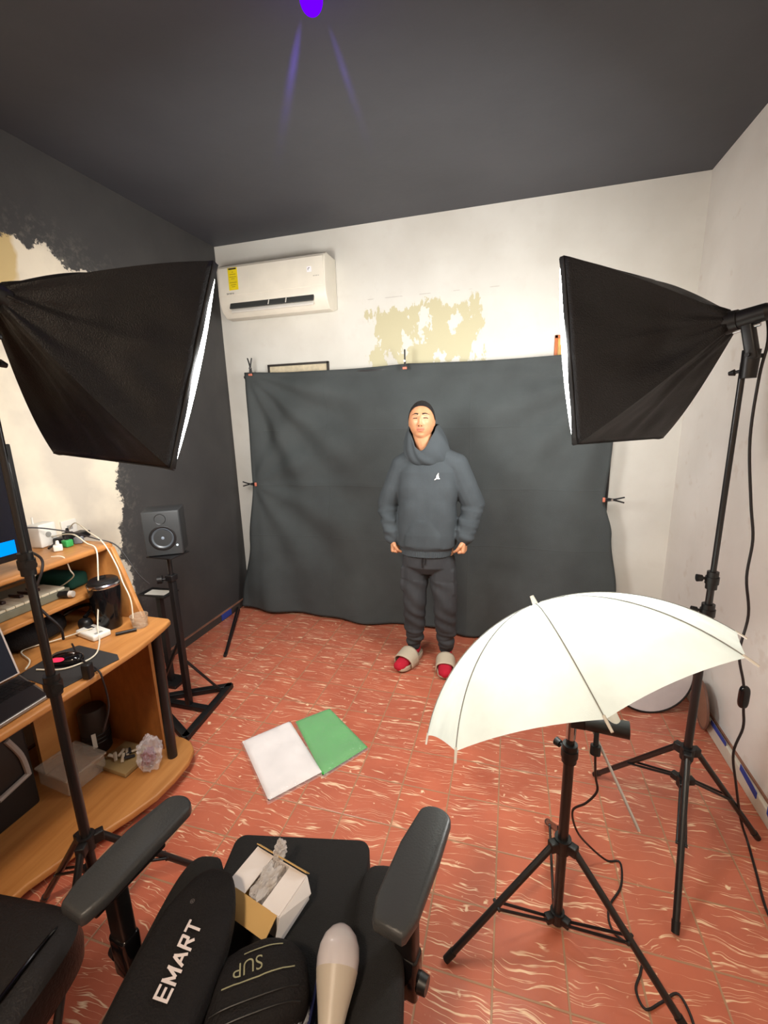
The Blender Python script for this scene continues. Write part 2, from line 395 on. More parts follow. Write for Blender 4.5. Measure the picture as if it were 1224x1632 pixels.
# ------------------------------------------------------------------ soft boxes
M_diff_L = emis('left diffuser glow', (1.0, .985, .96), DIFF_L)
M_diff_R = emis('right diffuser glow', (1.0, .985, .96), DIFF_R)
M_bind = cloth_mat('softbox binding', (44, 44, 45), 0, .3, .6)
def softbox(q, bulge, labs, mdiff):
    ap = V(q[0:3]); yw, pt, rl, W, H, D = q[3:]
    n = V((math.cos(pt)*math.cos(yw), math.cos(pt)*math.sin(yw), math.sin(pt)))
    s = V((-math.sin(yw), math.cos(yw), 0)); u = n.cross(s)
    s, u = s*math.cos(rl)+u*math.sin(rl), u*math.cos(rl)-s*math.sin(rl)
    W /= 2; H /= 2
    th = thing('softbox', labs, 'softbox', ap+n*D)
    w0 = .024
    def g(t): return t*(1-bulge)+bulge*math.sin(PI*t/2)
    def at(t, a, c):      # a,c in -1..1 on the unit square outline
        hw = w0+(W-w0)*g(t); hh = w0+(H-w0)*g(t)
        return ap+n*(D*t)+s*(a*hw)+u*(c*hh)
    sh = B()
    for k, (c0, c1) in enumerate((((-1, -1), (-1, 1)), ((-1, 1), (1, 1)), ((1, 1), (1, -1)), ((1, -1), (-1, -1)))):
        nrm = V(((c0[0]+c1[0])/2, (c0[1]+c1[1])/2, 0))
        def f(i, t, c0=c0, c1=c1, nrm=nrm, k=k):
            a = c0[0]+(c1[0]-c0[0])*i; c = c0[1]+(c1[1]-c0[1])*i
            p = at(t, a, c)
            sag = .027*math.sin(PI*i)*math.sin(PI*min(t, 1)*.98)
            seam = .010*math.exp(-((i-.5)/.05)**2)*math.sin(PI*t*.9+.2)
            wr = .0045*math.sin(26*i+5*t+k*2)*math.sin(PI*i)*(t**2)*(1-t**8) + .015*(1-t**8)*noise.noise(V((i*5+k*7, t*4, 1.7)))*math.sin(PI*i)
            return p - (s*nrm.x+u*nrm.y)*(sag+wr-seam*.9)
        grid(sh, f, 28, 24)
    bmesh.ops.remove_doubles(sh, verts=sh.verts, dist=.001)
    o = obj('shell', sh, M_soft, th, angle=60)
    so = o.modifiers.new('thickness', 'SOLIDIFY'); so.thickness = .002; so.offset = 1
    # rim binding that stands a little ahead of the rods
    rb = B(); L = .018
    for c0, c1 in (((-1, -1), (-1, 1)), ((-1, 1), (1, 1)), ((1, 1), (1, -1)), ((1, -1), (-1, -1))):
        def f(i, v, c0=c0, c1=c1):
            a = c0[0]+(c1[0]-c0[0])*i; c = c0[1]+(c1[1]-c0[1])*i
            q_ = at(1, a, c)+n*(L*v-.002); ins = .006*math.sin(PI*i)*v+.002*math.sin(17*i)*v
            nx = V(((c0[0]+c1[0])/2, (c0[1]+c1[1])/2, 0)); return q_-(s*nx.x+u*nx.y)*ins
        grid(rb, f, 20, 3)
    bmesh.ops.remove_doubles(rb, verts=rb.verts, dist=.001)
    o = obj('rim_binding', rb, M_bind, th, angle=60); so = o.modifiers.new('thickness', 'SOLIDIFY'); so.thickness = .003; so.offset = 1
    for a, c in ((-1, -1), (-1, 1), (1, 1), (1, -1)):
        tb = B(); tube(tb, [at(k/8, a, c)*1 - (s*a+u*c)*.003 for k in range(9)], .003, 8, 2); obj('rod', tb, M_blk_metal, th)
    df = B(); HB = .020
    S_ = lambda v_: max(0, math.sin(PI*v_))**.8
    for c0, c1 in (((-1, -1), (-1, 1)), ((-1, 1), (1, 1)), ((1, 1), (1, -1)), ((1, -1), (-1, -1))):
        def f(i, v, c0=c0, c1=c1):
            a = c0[0]+(c1[0]-c0[0])*i; c = c0[1]+(c1[1]-c0[1])*i; nx = V(((c0[0]+c1[0])/2, (c0[1]+c1[1])/2, 0))
            return at(1, a, c)+n*(.010+v*(.006+HB*S_(i)))-(s*nx.x+u*nx.y)*(.004+.003*v)
        grid(df, f, 24, 3)
    def f(i, j):
        a = 2*i-1; c = 2*j-1
        bl = (1-a**14)*(1-c**14)
        return at(1, a*.986, c*.989)+n*(.016+HB*min(1.15, S_(j)*a*a+S_(i)*c*c+(1-a*a)*(1-c*c)))
    grid(df, f, 44, 50)
    obj('diffuser', df, mdiff, th, label='glowing white cloth front')
    cb = B(); cyl(cb, ap-n*.02, ap+n*.012, .030, .034, 28); obj('collar', cb, M_black, th)
    return th, ap, n, s, u
sbL, apL, nL, sL, uL = softbox((-1.178, .825, 1.949, 1.481, -.342, .079, .512, .625, .349), .22,
    'large black softbox at left, tilted downward in front of the half-painted wall', M_diff_L)
sbR, apR, nR, sR, uR = softbox((.622, 1.624, 1.893, 2.401, -.162, .010, .556, .616, .344), .20,
    'black softbox at right pointing toward the backdrop against the pale wall', M_diff_R)

# ------------------------------------------------------------------ light stands
def stand(name, lab, base, hub, low, top, tips, rp, collars, brace_mode='low', knobang=0):
    x, y = base; th = thing('light_stand', lab, 'light stand', (x, y, 0), 0, 'black tripod light stands')
    zs = [low-.03]+[c[0] for c in collars]+[top]; r = rp
    for i in range(len(zs)-1):
        cb = B(); cyl(cb, (x, y, zs[i]), (x, y, zs[i+1]), r, r, 24)
        obj('pole', cb, M_blk_metal, th); r *= .80
    for z, r in collars:
        cb = B(); cyl(cb, (x, y, z-.03), (x, y, z+.03), r+.006, r+.006, 24); cyl(cb, (x, y, z-.012), (x, y, z+.012), r+.009, r+.009, 24)
        o = obj('collar', cb, M_black, th)
        kb = B(); d = V((math.cos(knobang), math.sin(knobang), 0)); c = V((x, y, z+.005))
        cyl(kb, c+d*r, c+d*(r+.022), .005, .005, 10); cyl(kb, c+d*(r+.018), c+d*(r+.034), .011, .013, 12); obj('knob', kb, M_black, o)
    hb = B(); cyl(hb, (x, y, hub-.028), (x, y, hub+.022), rp+.008, rp+.010, 24)
    lb = B(); cyl(lb, (x, y, low-.02), (x, y, low+.02), rp+.007, rp+.007, 24)
    for tp in tips:
        d = V((tp[0]-x, tp[1]-y, 0)).normalized()
        box(hb, V((x, y, hub))+d*(rp+.016), (.03, .026, .034), Matrix.Rotation(math.atan2(d.y, d.x), 3, 'Z'), .004)
        box(lb, V((x, y, low))+d*(rp+.014), (.026, .024, .026), Matrix.Rotation(math.atan2(d.y, d.x), 3, 'Z'), .003)
    obj('hub', hb, M_black, th); obj('lower_hub', lb, M_black, th)
    for tp in tips:
        d = V((tp[0]-x, tp[1]-y, 0)).normalized(); a = V((x, y, hub))+d*(rp+.022); e = V((tp[0], tp[1], .012))
        g = B(); cyl(g, a, e, .0105, .0105, 16); L = obj('leg', g, M_blk_metal, th)
        g = B(); dd = (e-a).normalized(); cyl(g, e-dd*.035, e-dd*.001, .0125, .0115, 16); obj('foot', g, M_black, L)
        mid = a+(e-a)*.52; st = V((x, y, low))+d*(rp+.02); sd = d.cross(V((0, 0, 1)))
        g = B()
        for sg in (-1, 1): cyl(g, st+sd*.008*sg, mid+sd*.012*sg, .0045, .0045, 10)
        cyl(g, mid-sd*.017, mid+sd*.017, .0055, .0055, 10)
        obj('brace', g, M_blk_metal, th)
    return th
stR = stand('light_stand', 'tall black light stand holding the right softbox by the pale wall', (.662, 1.605), .417, .291, 1.775,
      [(.425, 1.875), (.975, 1.700), (.560, 1.262)], .0135, [(.97, .0135), (1.085, .011)], knobang=PI)
stL = stand('light_stand', 'tall black light stand at far left standing before the wooden desk', (-1.19, .77), .417, .30, 1.86,
      [(-1.19+.34*math.cos(math.radians(a)), .77+.34*math.sin(math.radians(a))) for a in (55, 173, 295)], .0135, [(.95, .0135), (1.30, .011)], knobang=-.4)
stU = stand('light_stand', 'short black light stand under the white umbrella in the right foreground', (.200, 1.197), .335, .045, .72,
      [(-.136, 1.004), (.513, 1.014), (.2, 1.572)], .0150, [(.665, .0150)], knobang=PI*.75)

# lamp heads holding the soft boxes
def head(ap, n, base, lab, cord_dir=1):
    x, y = base; th = thing('studio_lamp', lab, 'lamp holder', (x, y, ap.z-.14)); back = ap-n*.04
    b = B(); cyl(b, ap-n*.01, ap-n*.085, .027, .024, 24); cyl(b, ap-n*.085, ap-n*.105, .024, .014, 24); obj('socket_housing', b, M_black, th)
    b = B(); cyl(b, ap-n*.010-V((0, 0, .031)), ap-n*.075-V((0, 0, .029)), .006, .006, 12); obj('clamp_bar', b, M_chrome, th)
    c = V((x, y, ap.z-.10))
    b = B(); a0 = ap-n*.05-V((0, 0, .03)); box(b, (a0+c)/2+V((0, 0, .0)), (.030, .034, .11), Matrix.Rotation(math.atan2(n.y, n.x), 3, 'Z') @ Matrix.Rotation(.25, 3, 'Y'), .006)
    obj('tilt_bracket', b, M_black, th)
    b = B(); cyl(b, (x, y, ap.z-.165), (x, y, ap.z-.085), .021, .023, 20); obj('spigot', b, M_black, th)
    b = B(); s = n.cross(V((0, 0, 1))).normalized()
    cyl(b, c-s*.03, c+s*.045, .006, .006, 10); box(b, c+s*.055, (.014, .035, .012), None, .003); obj('tilt_knob', b, M_black, th)
    b = B(); k = V((x, y, ap.z-.14)); cyl(b, k, k+n*.045, .005, .005, 10); cyl(b, k+n*.035, k+n*.05, .010, .006, 12); obj('lock_knob', b, M_black, th)
    return th
hdR = head(apR, nR, (.672, 1.592), 'black lamp holder joining the right softbox to its stand')
head(apL, nL, (-1.19, .77), 'black lamp holder behind the left softbox at the photo edge')

# cord hanging from the right head, with an inline switch
b = B(); tube(b, [(.675, 1.575, 1.915), (.70, 1.60, 1.898), (.712, 1.60, 1.83), (.704, 1.6, 1.732), (.705, 1.6, 1.548), (.733, 1.6, 1.353), (.754, 1.6, 1.232), (.754, 1.6, 1.104), (.776, 1.6, .974),
    (.768, 1.6, .836), (.795, 1.6, .721), (.807, 1.6, .626), (.815, 1.6, .552), (.800, 1.6, .446), (.835, 1.62, .30), (.90, 1.68, .10), (.93, 1.67, .012), (.905, 1.55, .006), (.874, 1.40, .006), (.90, 1.28, .006), (.93, 1.10, .006)], .0042, 10, 6)
crd = obj('power_cord', b, M_cord, hdR)
b = B(); superell(b, (.802, 1.6, .672), (.016, .012, .042), .6, .7); obj('inline_switch', b, M_blk_gloss, crd)

# ------------------------------------------------------------------ umbrella
A_ = V((.095, 1.362, 1.051)); ax = V((.431, -.408, -.805)).normalized(); ph = -7.004; rr, dd = .472, .259
sU = ax.cross(V((0, 0, 1))).normalized(); uU = sU.cross(ax)
Rr = (rr*rr+dd*dd)/(2*dd); th_ = math.asin(rr/Rr)
def rib_pt(k, s_, off=0):
    a = ph+k*PI/4; d = sU*math.cos(a)+uU*math.sin(a); return A_+ax*(Rr*(1-math.cos(th_*s_))+off)+d*(Rr*math.sin(th_*s_))
M_umb = cloth_mat('white shoot-through nylon', (224, 234, 226), .50, .12, .7, 500)
um = thing('umbrella', 'white translucent photo umbrella glowing above the short light stand', 'umbrella', A_)
b = B()
for k in range(8):
    def f(i, j, k=k):
        p = rib_pt(k, j)*(1-i)+rib_pt(k+1, j)*i
        # fabric stretched between ribs keeps most of the dome's roundness and is scalloped at the hem
        a = ph+(k+i)*PI/4; d = sU*math.cos(a)+uU*math.sin(a)
        q = A_+ax*(Rr*(1-math.cos(th_*j)))+d*(Rr*math.sin(th_*j)); w_ = 4*i*(1-i)
        p = p*(1-.25*(w_**.8 if w_ > 0 else 0)*(1-j*j)) + q*(.25*(w_**.8 if w_ > 0 else 0)*(1-j*j))
        return p - ax*(.012*w_*j**6)
    grid(b, f, 10, 20)
bmesh.ops.remove_doubles(b, verts=b.verts, dist=.0005)
obj('canopy', b, M_umb, um, angle=60)
M_rib = mat('pale steel rib', (190, 190, 188), .4, .6)
for k in range(8):
    b = B(); tube(b, [rib_pt(k, j/12*1.03, .003) for j in range(13)], .0019, 8, 2)
    R_ = obj('rib', b, M_rib, um)
    b = B(); tube(b, [rib_pt(k, .04+j/12*.96, -.0016) for j in range(13)], .0011, 6, 2); obj('seam', b, mat('grey rib-shadow seam', (150, 150, 146), .8), R_)  # grey seam lines stand in for rib shadows showing through the lit cloth
    b = B(); e0 = rib_pt(k, 1.0); e1 = rib_pt(k, 1.045); cyl(b, e0-(e1-e0)*.3, e1, .0035, .0030, 10); obj('rib_tip', b, M_white_pl, R_)
    b = B(); cyl(b, A_+ax*.27, rib_pt(k, .5, .004), .0015, .0015, 6); obj('stretcher', b, M_rib, um)
b = B(); cyl(b, A_+ax*.002, A_+ax*.640, .004, .004, 14); obj('shaft', b, M_rib, um)
b = B(); cyl(b, A_-ax*.028, A_+ax*.008, .006, .010, 14); obj('ferrule', b, M_white_pl, um)
b = B(); cyl(b, A_+ax*.26, A_+ax*.285, .010, .010, 14); obj('runner', b, M_white_pl, um)
# holder + bulb
lh = thing('studio_lamp', 'black lamp holder on the short stand beneath the white umbrella', 'lamp holder', (.20, 1.197, .72))
b = B(); cyl(b, (.20, 1.197, .715), (.20, 1.197, .775), .014, .014, 16); obj('spigot', b, M_chrome, lh)
P0 = V((.245, 1.200, .785))
b = B(); box(b, (.222, 1.197, .772), (.055, .03, .032), None, .005); obj('tilt_bracket', b, M_black, lh)
sd = V((-.62, .30, .72)).normalized(); sb = V((.30, 1.185, .772))
b = B(); cyl(b, (.235, 1.197, .775), (.345, 1.182, .780), .022, .024, 24); obj('socket_housing', b, M_black, lh)
b = B(); cyl(b, (.265, 1.188, .765), (.262, 1.170, .715), .007, .007, 12); cyl(b, (.262, 1.170, .725), (.261, 1.165, .700), .014, .014, 14); obj('tilt_knob', b, M_black, lh)
b = B(); cyl(b, (.31, 1.19, .79), (.29, 1.21, .83), .017, .015, 20); obj('bulb_socket', b, M_white_pl, lh)
BC = V((.255, 1.245, .885))
bd = (BC-V((.29, 1.21, .83))).normalized(); Mq = bd.to_track_quat('Z', 'Y').to_matrix().to_4x4()
M_hot = emis('lit bulb glass', (1.0, .98, .95), 16.0)
b = B(); lathe(b, [(.012, 0), (.016, .02), (.026, .045), (.034, .07), (.034, .085), (.026, .105), (.012, .116), (.001, .118)], Matrix.Translation(V((.29, 1.21, .83))) @ Mq)
lb = obj('light_bulb', b, M_hot); tag(lb, 'lit white bulb glowing inside the white umbrella', 'bulb')
pl = bpy.data.lights.new('bulb_light', 'POINT'); pl.energy = BULB_W; pl.shadow_soft_size = .035; pl.color = (1, .985, .95)
po = bpy.data.objects.new('bulb_light', pl); COL.objects.link(po); po.location = BC+bd*.075
# cord of the umbrella lamp
b = B(); tube(b, [(.262, 1.175, .735), (.27, 1.2, .66), (.285, 1.24, .56), (.295, 1.25, .50), (.27, 1.26, .44), (.24, 1.30, .36), (.27, 1.36, .22), (.33, 1.42, .10), (.40, 1.46, .012), (.446, 1.47, .006), (.43, 1.38, .006), (.374, 1.292, .006), (.375, 1.22, .006),
    (.442, 1.183, .006), (.43, 1.13, .006), (.405, 1.08, .006), (.42, 1.04, .006), (.47, 1.07, .006), (.52, 1.10, .006), (.535, 1.03, .006), (.50, .96, .006), (.52, .88, .006)], .0036, 10, 6)
obj('power_cord', b, M_cord, lh)
b = B(); tube(b, [(.80, .95, .006), (.69, .99, .006), (.665, 1.03, .006), (.70, 1.065, .006), (.76, 1.06, .006), (.86, 1.03, .006)], .0036, 10, 6)
tag(obj('extension_cable', b, M_cord), 'loop of dark cord on the tiles at the lower right photo edge', 'cord')

# purple bulb on the ceiling
M_pur = emis('violet bulb glass', (.16, .0, 1.0), 1.05)
pc = V((-.628, 1.515, ZC))
cl = thing('overhead_light', 'small glowing violet bulb on the black ceiling', 'ceiling light', pc-V((0, 0, .10)))
b = B(); lathe(b, [(.045, 0), (.045, -.02), (.03, -.035), (.022, -.05)], Matrix.Translation(pc)); obj('base', b, M_black, cl)
b = B(); ellip(b, pc-V((0, 0, .078)), (.036, .036, .040)); obj('bulb', b, M_pur, cl)
pl = bpy.data.lights.new('violet_light', 'POINT'); pl.energy = PURPLE_W; pl.color = (.25, .08, 1.0); pl.shadow_soft_size = .03
o = bpy.data.objects.new('violet_light', pl); COL.objects.link(o); o.location = pc-V((0, 0, .14)); 
for tgt, e, sp in (((-.882, 1.886, ZC), 240, 3.4), ((-.680, 1.962, ZC), 130, 3.0)):
    l = bpy.data.lights.new('violet_beam', 'SPOT'); l.energy = e; l.color = (.22, .1, 1.0); l.spot_size = math.radians(sp*1.6); l.spot_blend = .9; l.shadow_soft_size = .012
    o = bpy.data.objects.new('violet_beam', l); COL.objects.link(o); st_ = pc-V((0, 0, .028)); d = (V(tgt)-st_)
    o.location = st_+d.normalized()*.06; o.rotation_euler = d.to_track_quat('-Z', 'Y').to_euler()
# warm fill light, added on the ceiling behind the camera to brighten the room
b = B(); lathe(b, [(.11, 0), (.11, -.03), (.09, -.07), (.05, -.095), (.002, -.10)], Matrix.Translation(V((-.5, -.75, ZC))))
o = obj('overhead_light', b, emis('warm fill glow', (1, .8, .58), 4.0)); tag(o, 'round warm fill light added on the ceiling behind the viewer', 'ceiling light')
al = bpy.data.lights.new('fill_light', 'AREA'); al.shape = 'DISK'; al.size = .3; al.energy = FILL_W; al.color = (1, .80, .60)
o = bpy.data.objects.new('fill_light', al); COL.objects.link(o); o.location = (-.5, -.75, ZC-.12)

# ------------------------------------------------------------------ backdrop
M_bd = backdrop_mat()
def lerp_tab(tab, x):
    if x <= tab[0][0]: return tab[0][1]
    for (a, va), (b_, vb) in zip(tab, tab[1:]):
        if x <= b_:
            k = (x-a)/(b_-a); k = k*k*(3-2*k); return va+(vb-va)*k
    return tab[-1][1]
LE = [(0, -2.225), (.04, -2.215), (.30, -2.09), (.56, -2.02), (.80, -2.01), (1, -2.016)]      # left edge by height fraction
RE = [(0, .76), (.2, .735), (.40, .68), (.53, .622), (.70, .64), (1, .66)]
b = B()
def fb(i, j):
    xl = lerp_tab(LE, j); xr = lerp_tab(RE, j); x = xl+(xr-xl)*i
    ztop = 2.004-.030*math.sin(min(1, max(0, (x+2.0)/1.28))*PI)*.5 - (.012 if x > -.72 else 0)*math.sin(min(1, max(0, (x+.72)/1.3))*PI)
    zbot = .018+.022*(1-i)**3+.004*math.sin(9*x)
    z = zbot+(ztop-zbot)*j
    fold = 0
    # soft diagonal folds fanning from the top left corner and from the side clips, verticals near the hem
    for (cx, cz, a0, k, am) in ((-2.0, 2.0, .9, 15, .040), (.66, 1.9, .7, 13, .034), (-2.02, 1.13, .5, 11, .030)):
        dx, dz = x-cx, z-cz; r = math.hypot(dx, dz)+.001; a = math.atan2(abs(dz), abs(dx))
        fold += am*math.sin(k*a+a0)*min(r, .9)*math.exp(-(r/1.5)**2)
    low = max(0, 1-z/1.1)
    fold += low*(.022*math.sin(8.5*x+1.2)+.016*math.sin(15*x+2.0+z*3))
    fold += .022*low*low*noise.noise(V((x*2, z*2, 0)))*2
    s_ = .10*low*low
    return V((x, 3.135-.035*(1-j)-s_*.35+fold, z))
grid(b, fb, 150, 110)
o = obj('photo_backdrop', b, M_bd, angle=80); so = o.modifiers.new('thickness', 'SOLIDIFY'); so.thickness = .002
tag(o, 'wide charcoal cloth backdrop clipped up behind the standing person', 'backdrop')
bs = thing('backdrop_stand', 'black metal frame carrying the charcoal backdrop, one foot visible at left', 'backdrop stand', (-.68, 3.2, 0))
b = B(); cyl(b, (-2.06, 3.185, 1.975), (.70, 3.185, 1.975), .012, .012, 16); obj('crossbar', b, M_blk_metal, bs)
for x in (-2.0, .64):
    b = B(); cyl(b, (x, 3.205, .05), (x, 3.205, 1.98), .013, .011, 16); obj('upright', b, M_blk_metal, bs)
for x, pts in ((-2.04, [(-1.90, 2.37, .012)]),):
    b = B(); cyl(b, (-2.235, 3.02, .045), (-1.90, 2.37, .012), .010, .010, 14); cyl(b, (-2.225, 3.03, .028), (-1.90, 2.385, .008), .005, .005, 10)
    L = obj('leg', b, M_blk_metal, bs); b = B(); cyl(b, (-1.912, 2.392, .014), (-1.896, 2.362, .011), .012, .012, 12); obj('foot', b, M_black, L)
M_red = mat('orange clip pad', (205, 120, 96), .5)
def clip(p, d, side, lab, ang=.22):
    p, d, side = V(p), V(d).normalized(), V(side).normalized()
    th = thing('spring_clip', lab, 'clip', p, 0, 'spring clips holding the backdrop')
    out = V((0, -1, 0))
    for k, sg in enumerate((-1, 1)):
        b = B(); e = p+d*.045
        pts = [p-d*.020+out*.010*sg*0+side*.004*sg, p+d*.012+side*.006*sg, e+side*.003*sg, p+d*.105+side*(.018*sg)]
        tube(b, pts, lambda t_: .007-.002*t_, 8, 4); obj('handle', b, M_black, th)
    b = B(); cyl(b, p+d*.030-out*.012, p+d*.030+out*.012, .007, .007, 12); obj('spring', b, M_chrome, th)
    b = B(); box(b, p-d*.018+out*.008, (.030 if abs(d.z) > .5 else .016, .014, .016 if abs(d.z) > .5 else .030), None, .003); obj('jaw_pad', b, M_red, th)
yc = 3.108
clip((-1.945, yc-.012, 2.000), (0, 0, 1), (1, 0, 0), 'black spring clip on the top left corner of the backdrop')
clip((-.725, yc, 1.985), (0, 0, 1), (.2, -.95, 0), 'black spring clip on the top edge of the backdrop above the person')
clip((-2.000, yc-.02, 1.128), (-1, 0, 0), (0, 0, 1), 'black spring clip on the left side edge of the backdrop')
clip((.622, yc-.02, 1.070), (1, 0, 0), (0, 0, 1), 'black spring clip on the right side edge of the backdrop')

# ------------------------------------------------------------------ air conditioner
ac = thing('air_conditioner', 'white wall air conditioner with a yellow energy sticker high on the back wall', 'air conditioner', (-1.70, 3.2, 2.40))
M_ac = mat('air conditioner plastic', (232, 226, 210), .35)
pr = [(3.268, 2.425), (3.268, 2.765), (3.10, 2.765), (3.075, 2.750), (3.062, 2.72), (3.055, 2.55), (3.060, 2.500), (3.085, 2.440), (3.13, 2.405), (3.20, 2.400)]
b = B(); prism(b, pr, -2.135, -1.270, 'x', .008); obj('body', b, M_ac, ac, angle=30)
b = B(); box(b, (-1.700, 3.0575, 2.640), (.84, .010, .190), None, .004); obj('front_panel', b, M_ac, ac)
rot = Matrix.Rotation(math.radians(-24), 3, 'X')
b = B(); box(b, (-1.705, 3.0645, 2.484), (.68, .012, .066), rot, .004); obj('outlet', b, mat('dark outlet', (58, 60, 58), .6), ac)
b = B(); box(b, (-1.705, 3.066, 2.440), (.67, .014, .026), rot, .004); obj('louver', b, M_white_pl, ac)
for xx in (-1.72, -1.58):
    b = B(); box(b, (xx, 3.058, 2.478), (.006, .012, .046), rot, .001); obj('vane', b, M_white_pl, ac)
M_yel = mat('yellow sticker', (232, 208, 24), .5)
b = B(); box(b, (-1.995, 3.0515, 2.655), (.078, .0015, .150)); st = obj('energy_sticker', b, M_yel, ac, smooth=False)
M_ink = mat('dark ink', (40, 38, 40), .6); M_ink2 = mat('ochre ink', (150, 130, 24), .6)
b = B()
box(b, (-1.995, 3.0505, 2.722), (.064, .001, .010))
obj('sticker_header', b, M_ink, st, smooth=False)
b = B()
for z, w_ in ((2.70, .012), (2.685, .05), (2.668, .056), (2.655, .03), (2.63, .060), (2.615, .045), (2.602, .03)): box(b, (-1.995, 3.0505, z), (w_, .001, .0035))
obj('sticker_print', b, M_ink2, st, smooth=False)
b = B(); box(b, (-1.385, 3.0515, 2.655), (.035, .0015, .035), None, .0); obj('white_sticker', b, mat('bright white sticker', (250, 248, 250), .4), ac, smooth=False)
b = B(); box(b, (-1.385, 3.0505, 2.662), (.010, .001, .004)); box(b, (-1.392, 3.0505, 2.655), (.003, .001, .014)); obj('sticker_mark', b, M_ink, ac, smooth=False)

def text_bm(s, size, bold=0, shear=0, extrude=.0):
    cu = bpy.data.curves.new('txt', 'FONT'); cu.body = s; cu.size = size; cu.offset = bold; cu.shear = shear; cu.extrude = extrude; cu.align_x = 'CENTER'; cu.align_y = 'CENTER'
    o = bpy.data.objects.new('txt', cu); COL.objects.link(o); dg = bpy.context.evaluated_depsgraph_get(); dg.update()
    me = bpy.data.meshes.new_from_object(o.evaluated_get(dg)); bpy.data.objects.remove(o); bpy.data.curves.remove(cu)
    b = bmesh.new(); b.from_mesh(me); bpy.data.meshes.remove(me); return b
def place(b, c, xd, yd):
    xd, yd = V(xd).normalized(), V(yd).normalized(); z = xd.cross(yd); M = Matrix((xd, yd, z)).transposed().to_4x4(); M.translation = V(c)
    bmesh.ops.transform(b, matrix=M, verts=b.verts); return b
def marks(x0, z, w_, h_, n, m, y=3.0508):
    """small worn lettering too faint to read: short upright strokes"""
    bb = B()
    for k in range(n):
        xx = x0+w_*k/(n-1); box(bb, (xx, y, z), (w_/n*.38, .001, h_*(1.0 if k % 3 == 0 else .7)))
        if k % 2: box(bb, (xx-w_/n*.3, y, z-h_*.25), (w_/n*.5, .001, h_*.2))
    return obj('faded_print', bb, m, ac, smooth=False)
marks(-2.055, 2.558, .055, .011, 6, M_ink); marks(-1.355, 2.610, .04, .006, 6, mat('grey ink', (120, 118, 112), .6))

# ------------------------------------------------------------------ framed pictures
def picture(x0, x1, z0, z1, mf, mp, lab, bw):
    th = thing('framed_picture', lab, 'picture', ((x0+x1)/2, 3.25, z0)); b = B()
    for c, s in ((((x0+x1)/2, z1-bw/2), (x1-x0, bw)), (((x0+x1)/2, z0+bw/2), (x1-x0, bw)), ((x0+bw/2, (z0+z1)/2), (bw, z1-z0)), ((x1-bw/2, (z0+z1)/2), (bw, z1-z0))):
        box(b, (c[0], 3.258, c[1]), (s[0], .020, s[1]), None, .002)
    obj('frame', b, mf, th); b = B(); box(b, ((x0+x1)/2, 3.262, (z0+z1)/2), (x1-x0-bw, .008, z1-z0-bw)); obj('print', b, mp, th, smooth=False)
picture(-1.885, -1.36, 1.62, 2.067, mat('dark frame', (52, 48, 44), .5), mat('cream print', (214, 200, 170), .6, var=.2, vscale=30), 'dark framed picture mostly hidden behind the backdrop left of the person', .016)
picture(.262, .46, 1.86, 2.135, mat('orange frame', (196, 110, 60), .5), mat('golden print', (222, 178, 92), .5, var=.3, vscale=14), 'small orange framed picture peeking out beside the right softbox', .020)

# ------------------------------------------------------------------ reflector discs near the right wall
def disc(c, r, tilt, ang, m, mr, lab, name='reflector_disc'):
    R3 = Matrix.Rotation(ang, 3, 'Z') @ Matrix.Rotation(tilt, 3, 'X'); M = Matrix.Translation(V(c)) @ R3.to_4x4() @ Matrix.Rotation(PI/2, 4, 'X')
    th = thing(name, lab, 'reflector', V(c)-V((0, 0, r)))
    b = B(); lathe(b, [(r-.004, -.002), (r-.004, .002)], M, 56); obj('fabric', b, m, th)
    b = B(); R0 = [M @ V((r*math.cos(2*PI*k/56), r*math.sin(2*PI*k/56), 0)) for k in range(57)]; tube(b, R0, .006, 8, 1, False); obj('rim', b, mr, th)
disc((.790, 2.44, .222), .218, -.10, .20, cloth_mat('white reflector cloth', (206, 204, 204), 0, .2), M_black, 'round white reflector disc standing behind the umbrella near the right wall')
disc((.790, 2.54, .222), .218, -.10, .20, cloth_mat('black reflector cloth', (40, 39, 42), 0, .2), M_black, 'round black reflector disc standing behind the white disc')
disc((1.014, 2.375, .126), .118, -.05, 1.45, cloth_mat('bronze reflector cloth', (136, 98, 78), 0, .2), mat('brown rim', (110, 78, 64), .6), 'brown round reflector disc behind the others against the right wall')

# ------------------------------------------------------------------ fabric packs on the floor
def pack(poly, h, m, lab, wr):
    A, Bq, Cq, Dq = [V((p[0], p[1], 0)) for p in poly]; b = B()
    def f(side):
        def g(i, j):
            p = A*(1-i)*(1-j)+Bq*i*(1-j)+Cq*i*j+Dq*(1-i)*j
            e = min(1, min(i, 1-i)*14)**.5*min(1, min(j, 1-j)*14)**.5
            z = h*.5+side*h*.5*e+(wr*noise.noise(V((i*4, j*4, 2)))*e*(side > 0)); return V((p.x, p.y, max(.002, z+.001)))
        return g
    grid(b, f(1), 40, 40); grid(b, f(-1), 40, 40); bmesh.ops.remove_doubles(b, verts=b.verts, dist=.0008)
    th = thing('fabric_pack', lab, 'fabric pack', ((A+Bq+Cq+Dq)/4)[:])
    obj('folded_cloth', b, m, th, angle=70)
    # clear wrapper: glossy sleeve standing proud of the edges
    b = B(); c = (A+Bq+Cq+Dq)/4; k = 1.045
    A2, B2, C2, D2 = [c+(p-c)*k for p in (A, Bq, Cq, Dq)]
    def g(i, j):
        p = A2*(1-i)*(1-j)+B2*i*(1-j)+C2*i*j+D2*(1-i)*j; e = min(1, min(i, 1-i)*11)**.5*min(1, min(j, 1-j)*11)**.5
        return V((p.x, p.y, .004+(h+.0035)*e+.002*noise.noise(V((i*9, j*7, 5)))*e))
    grid(b, g, 40, 40); obj('clear_wrapper', b, film_mat('clear film', (1, 1, 1), .16), th, angle=70)
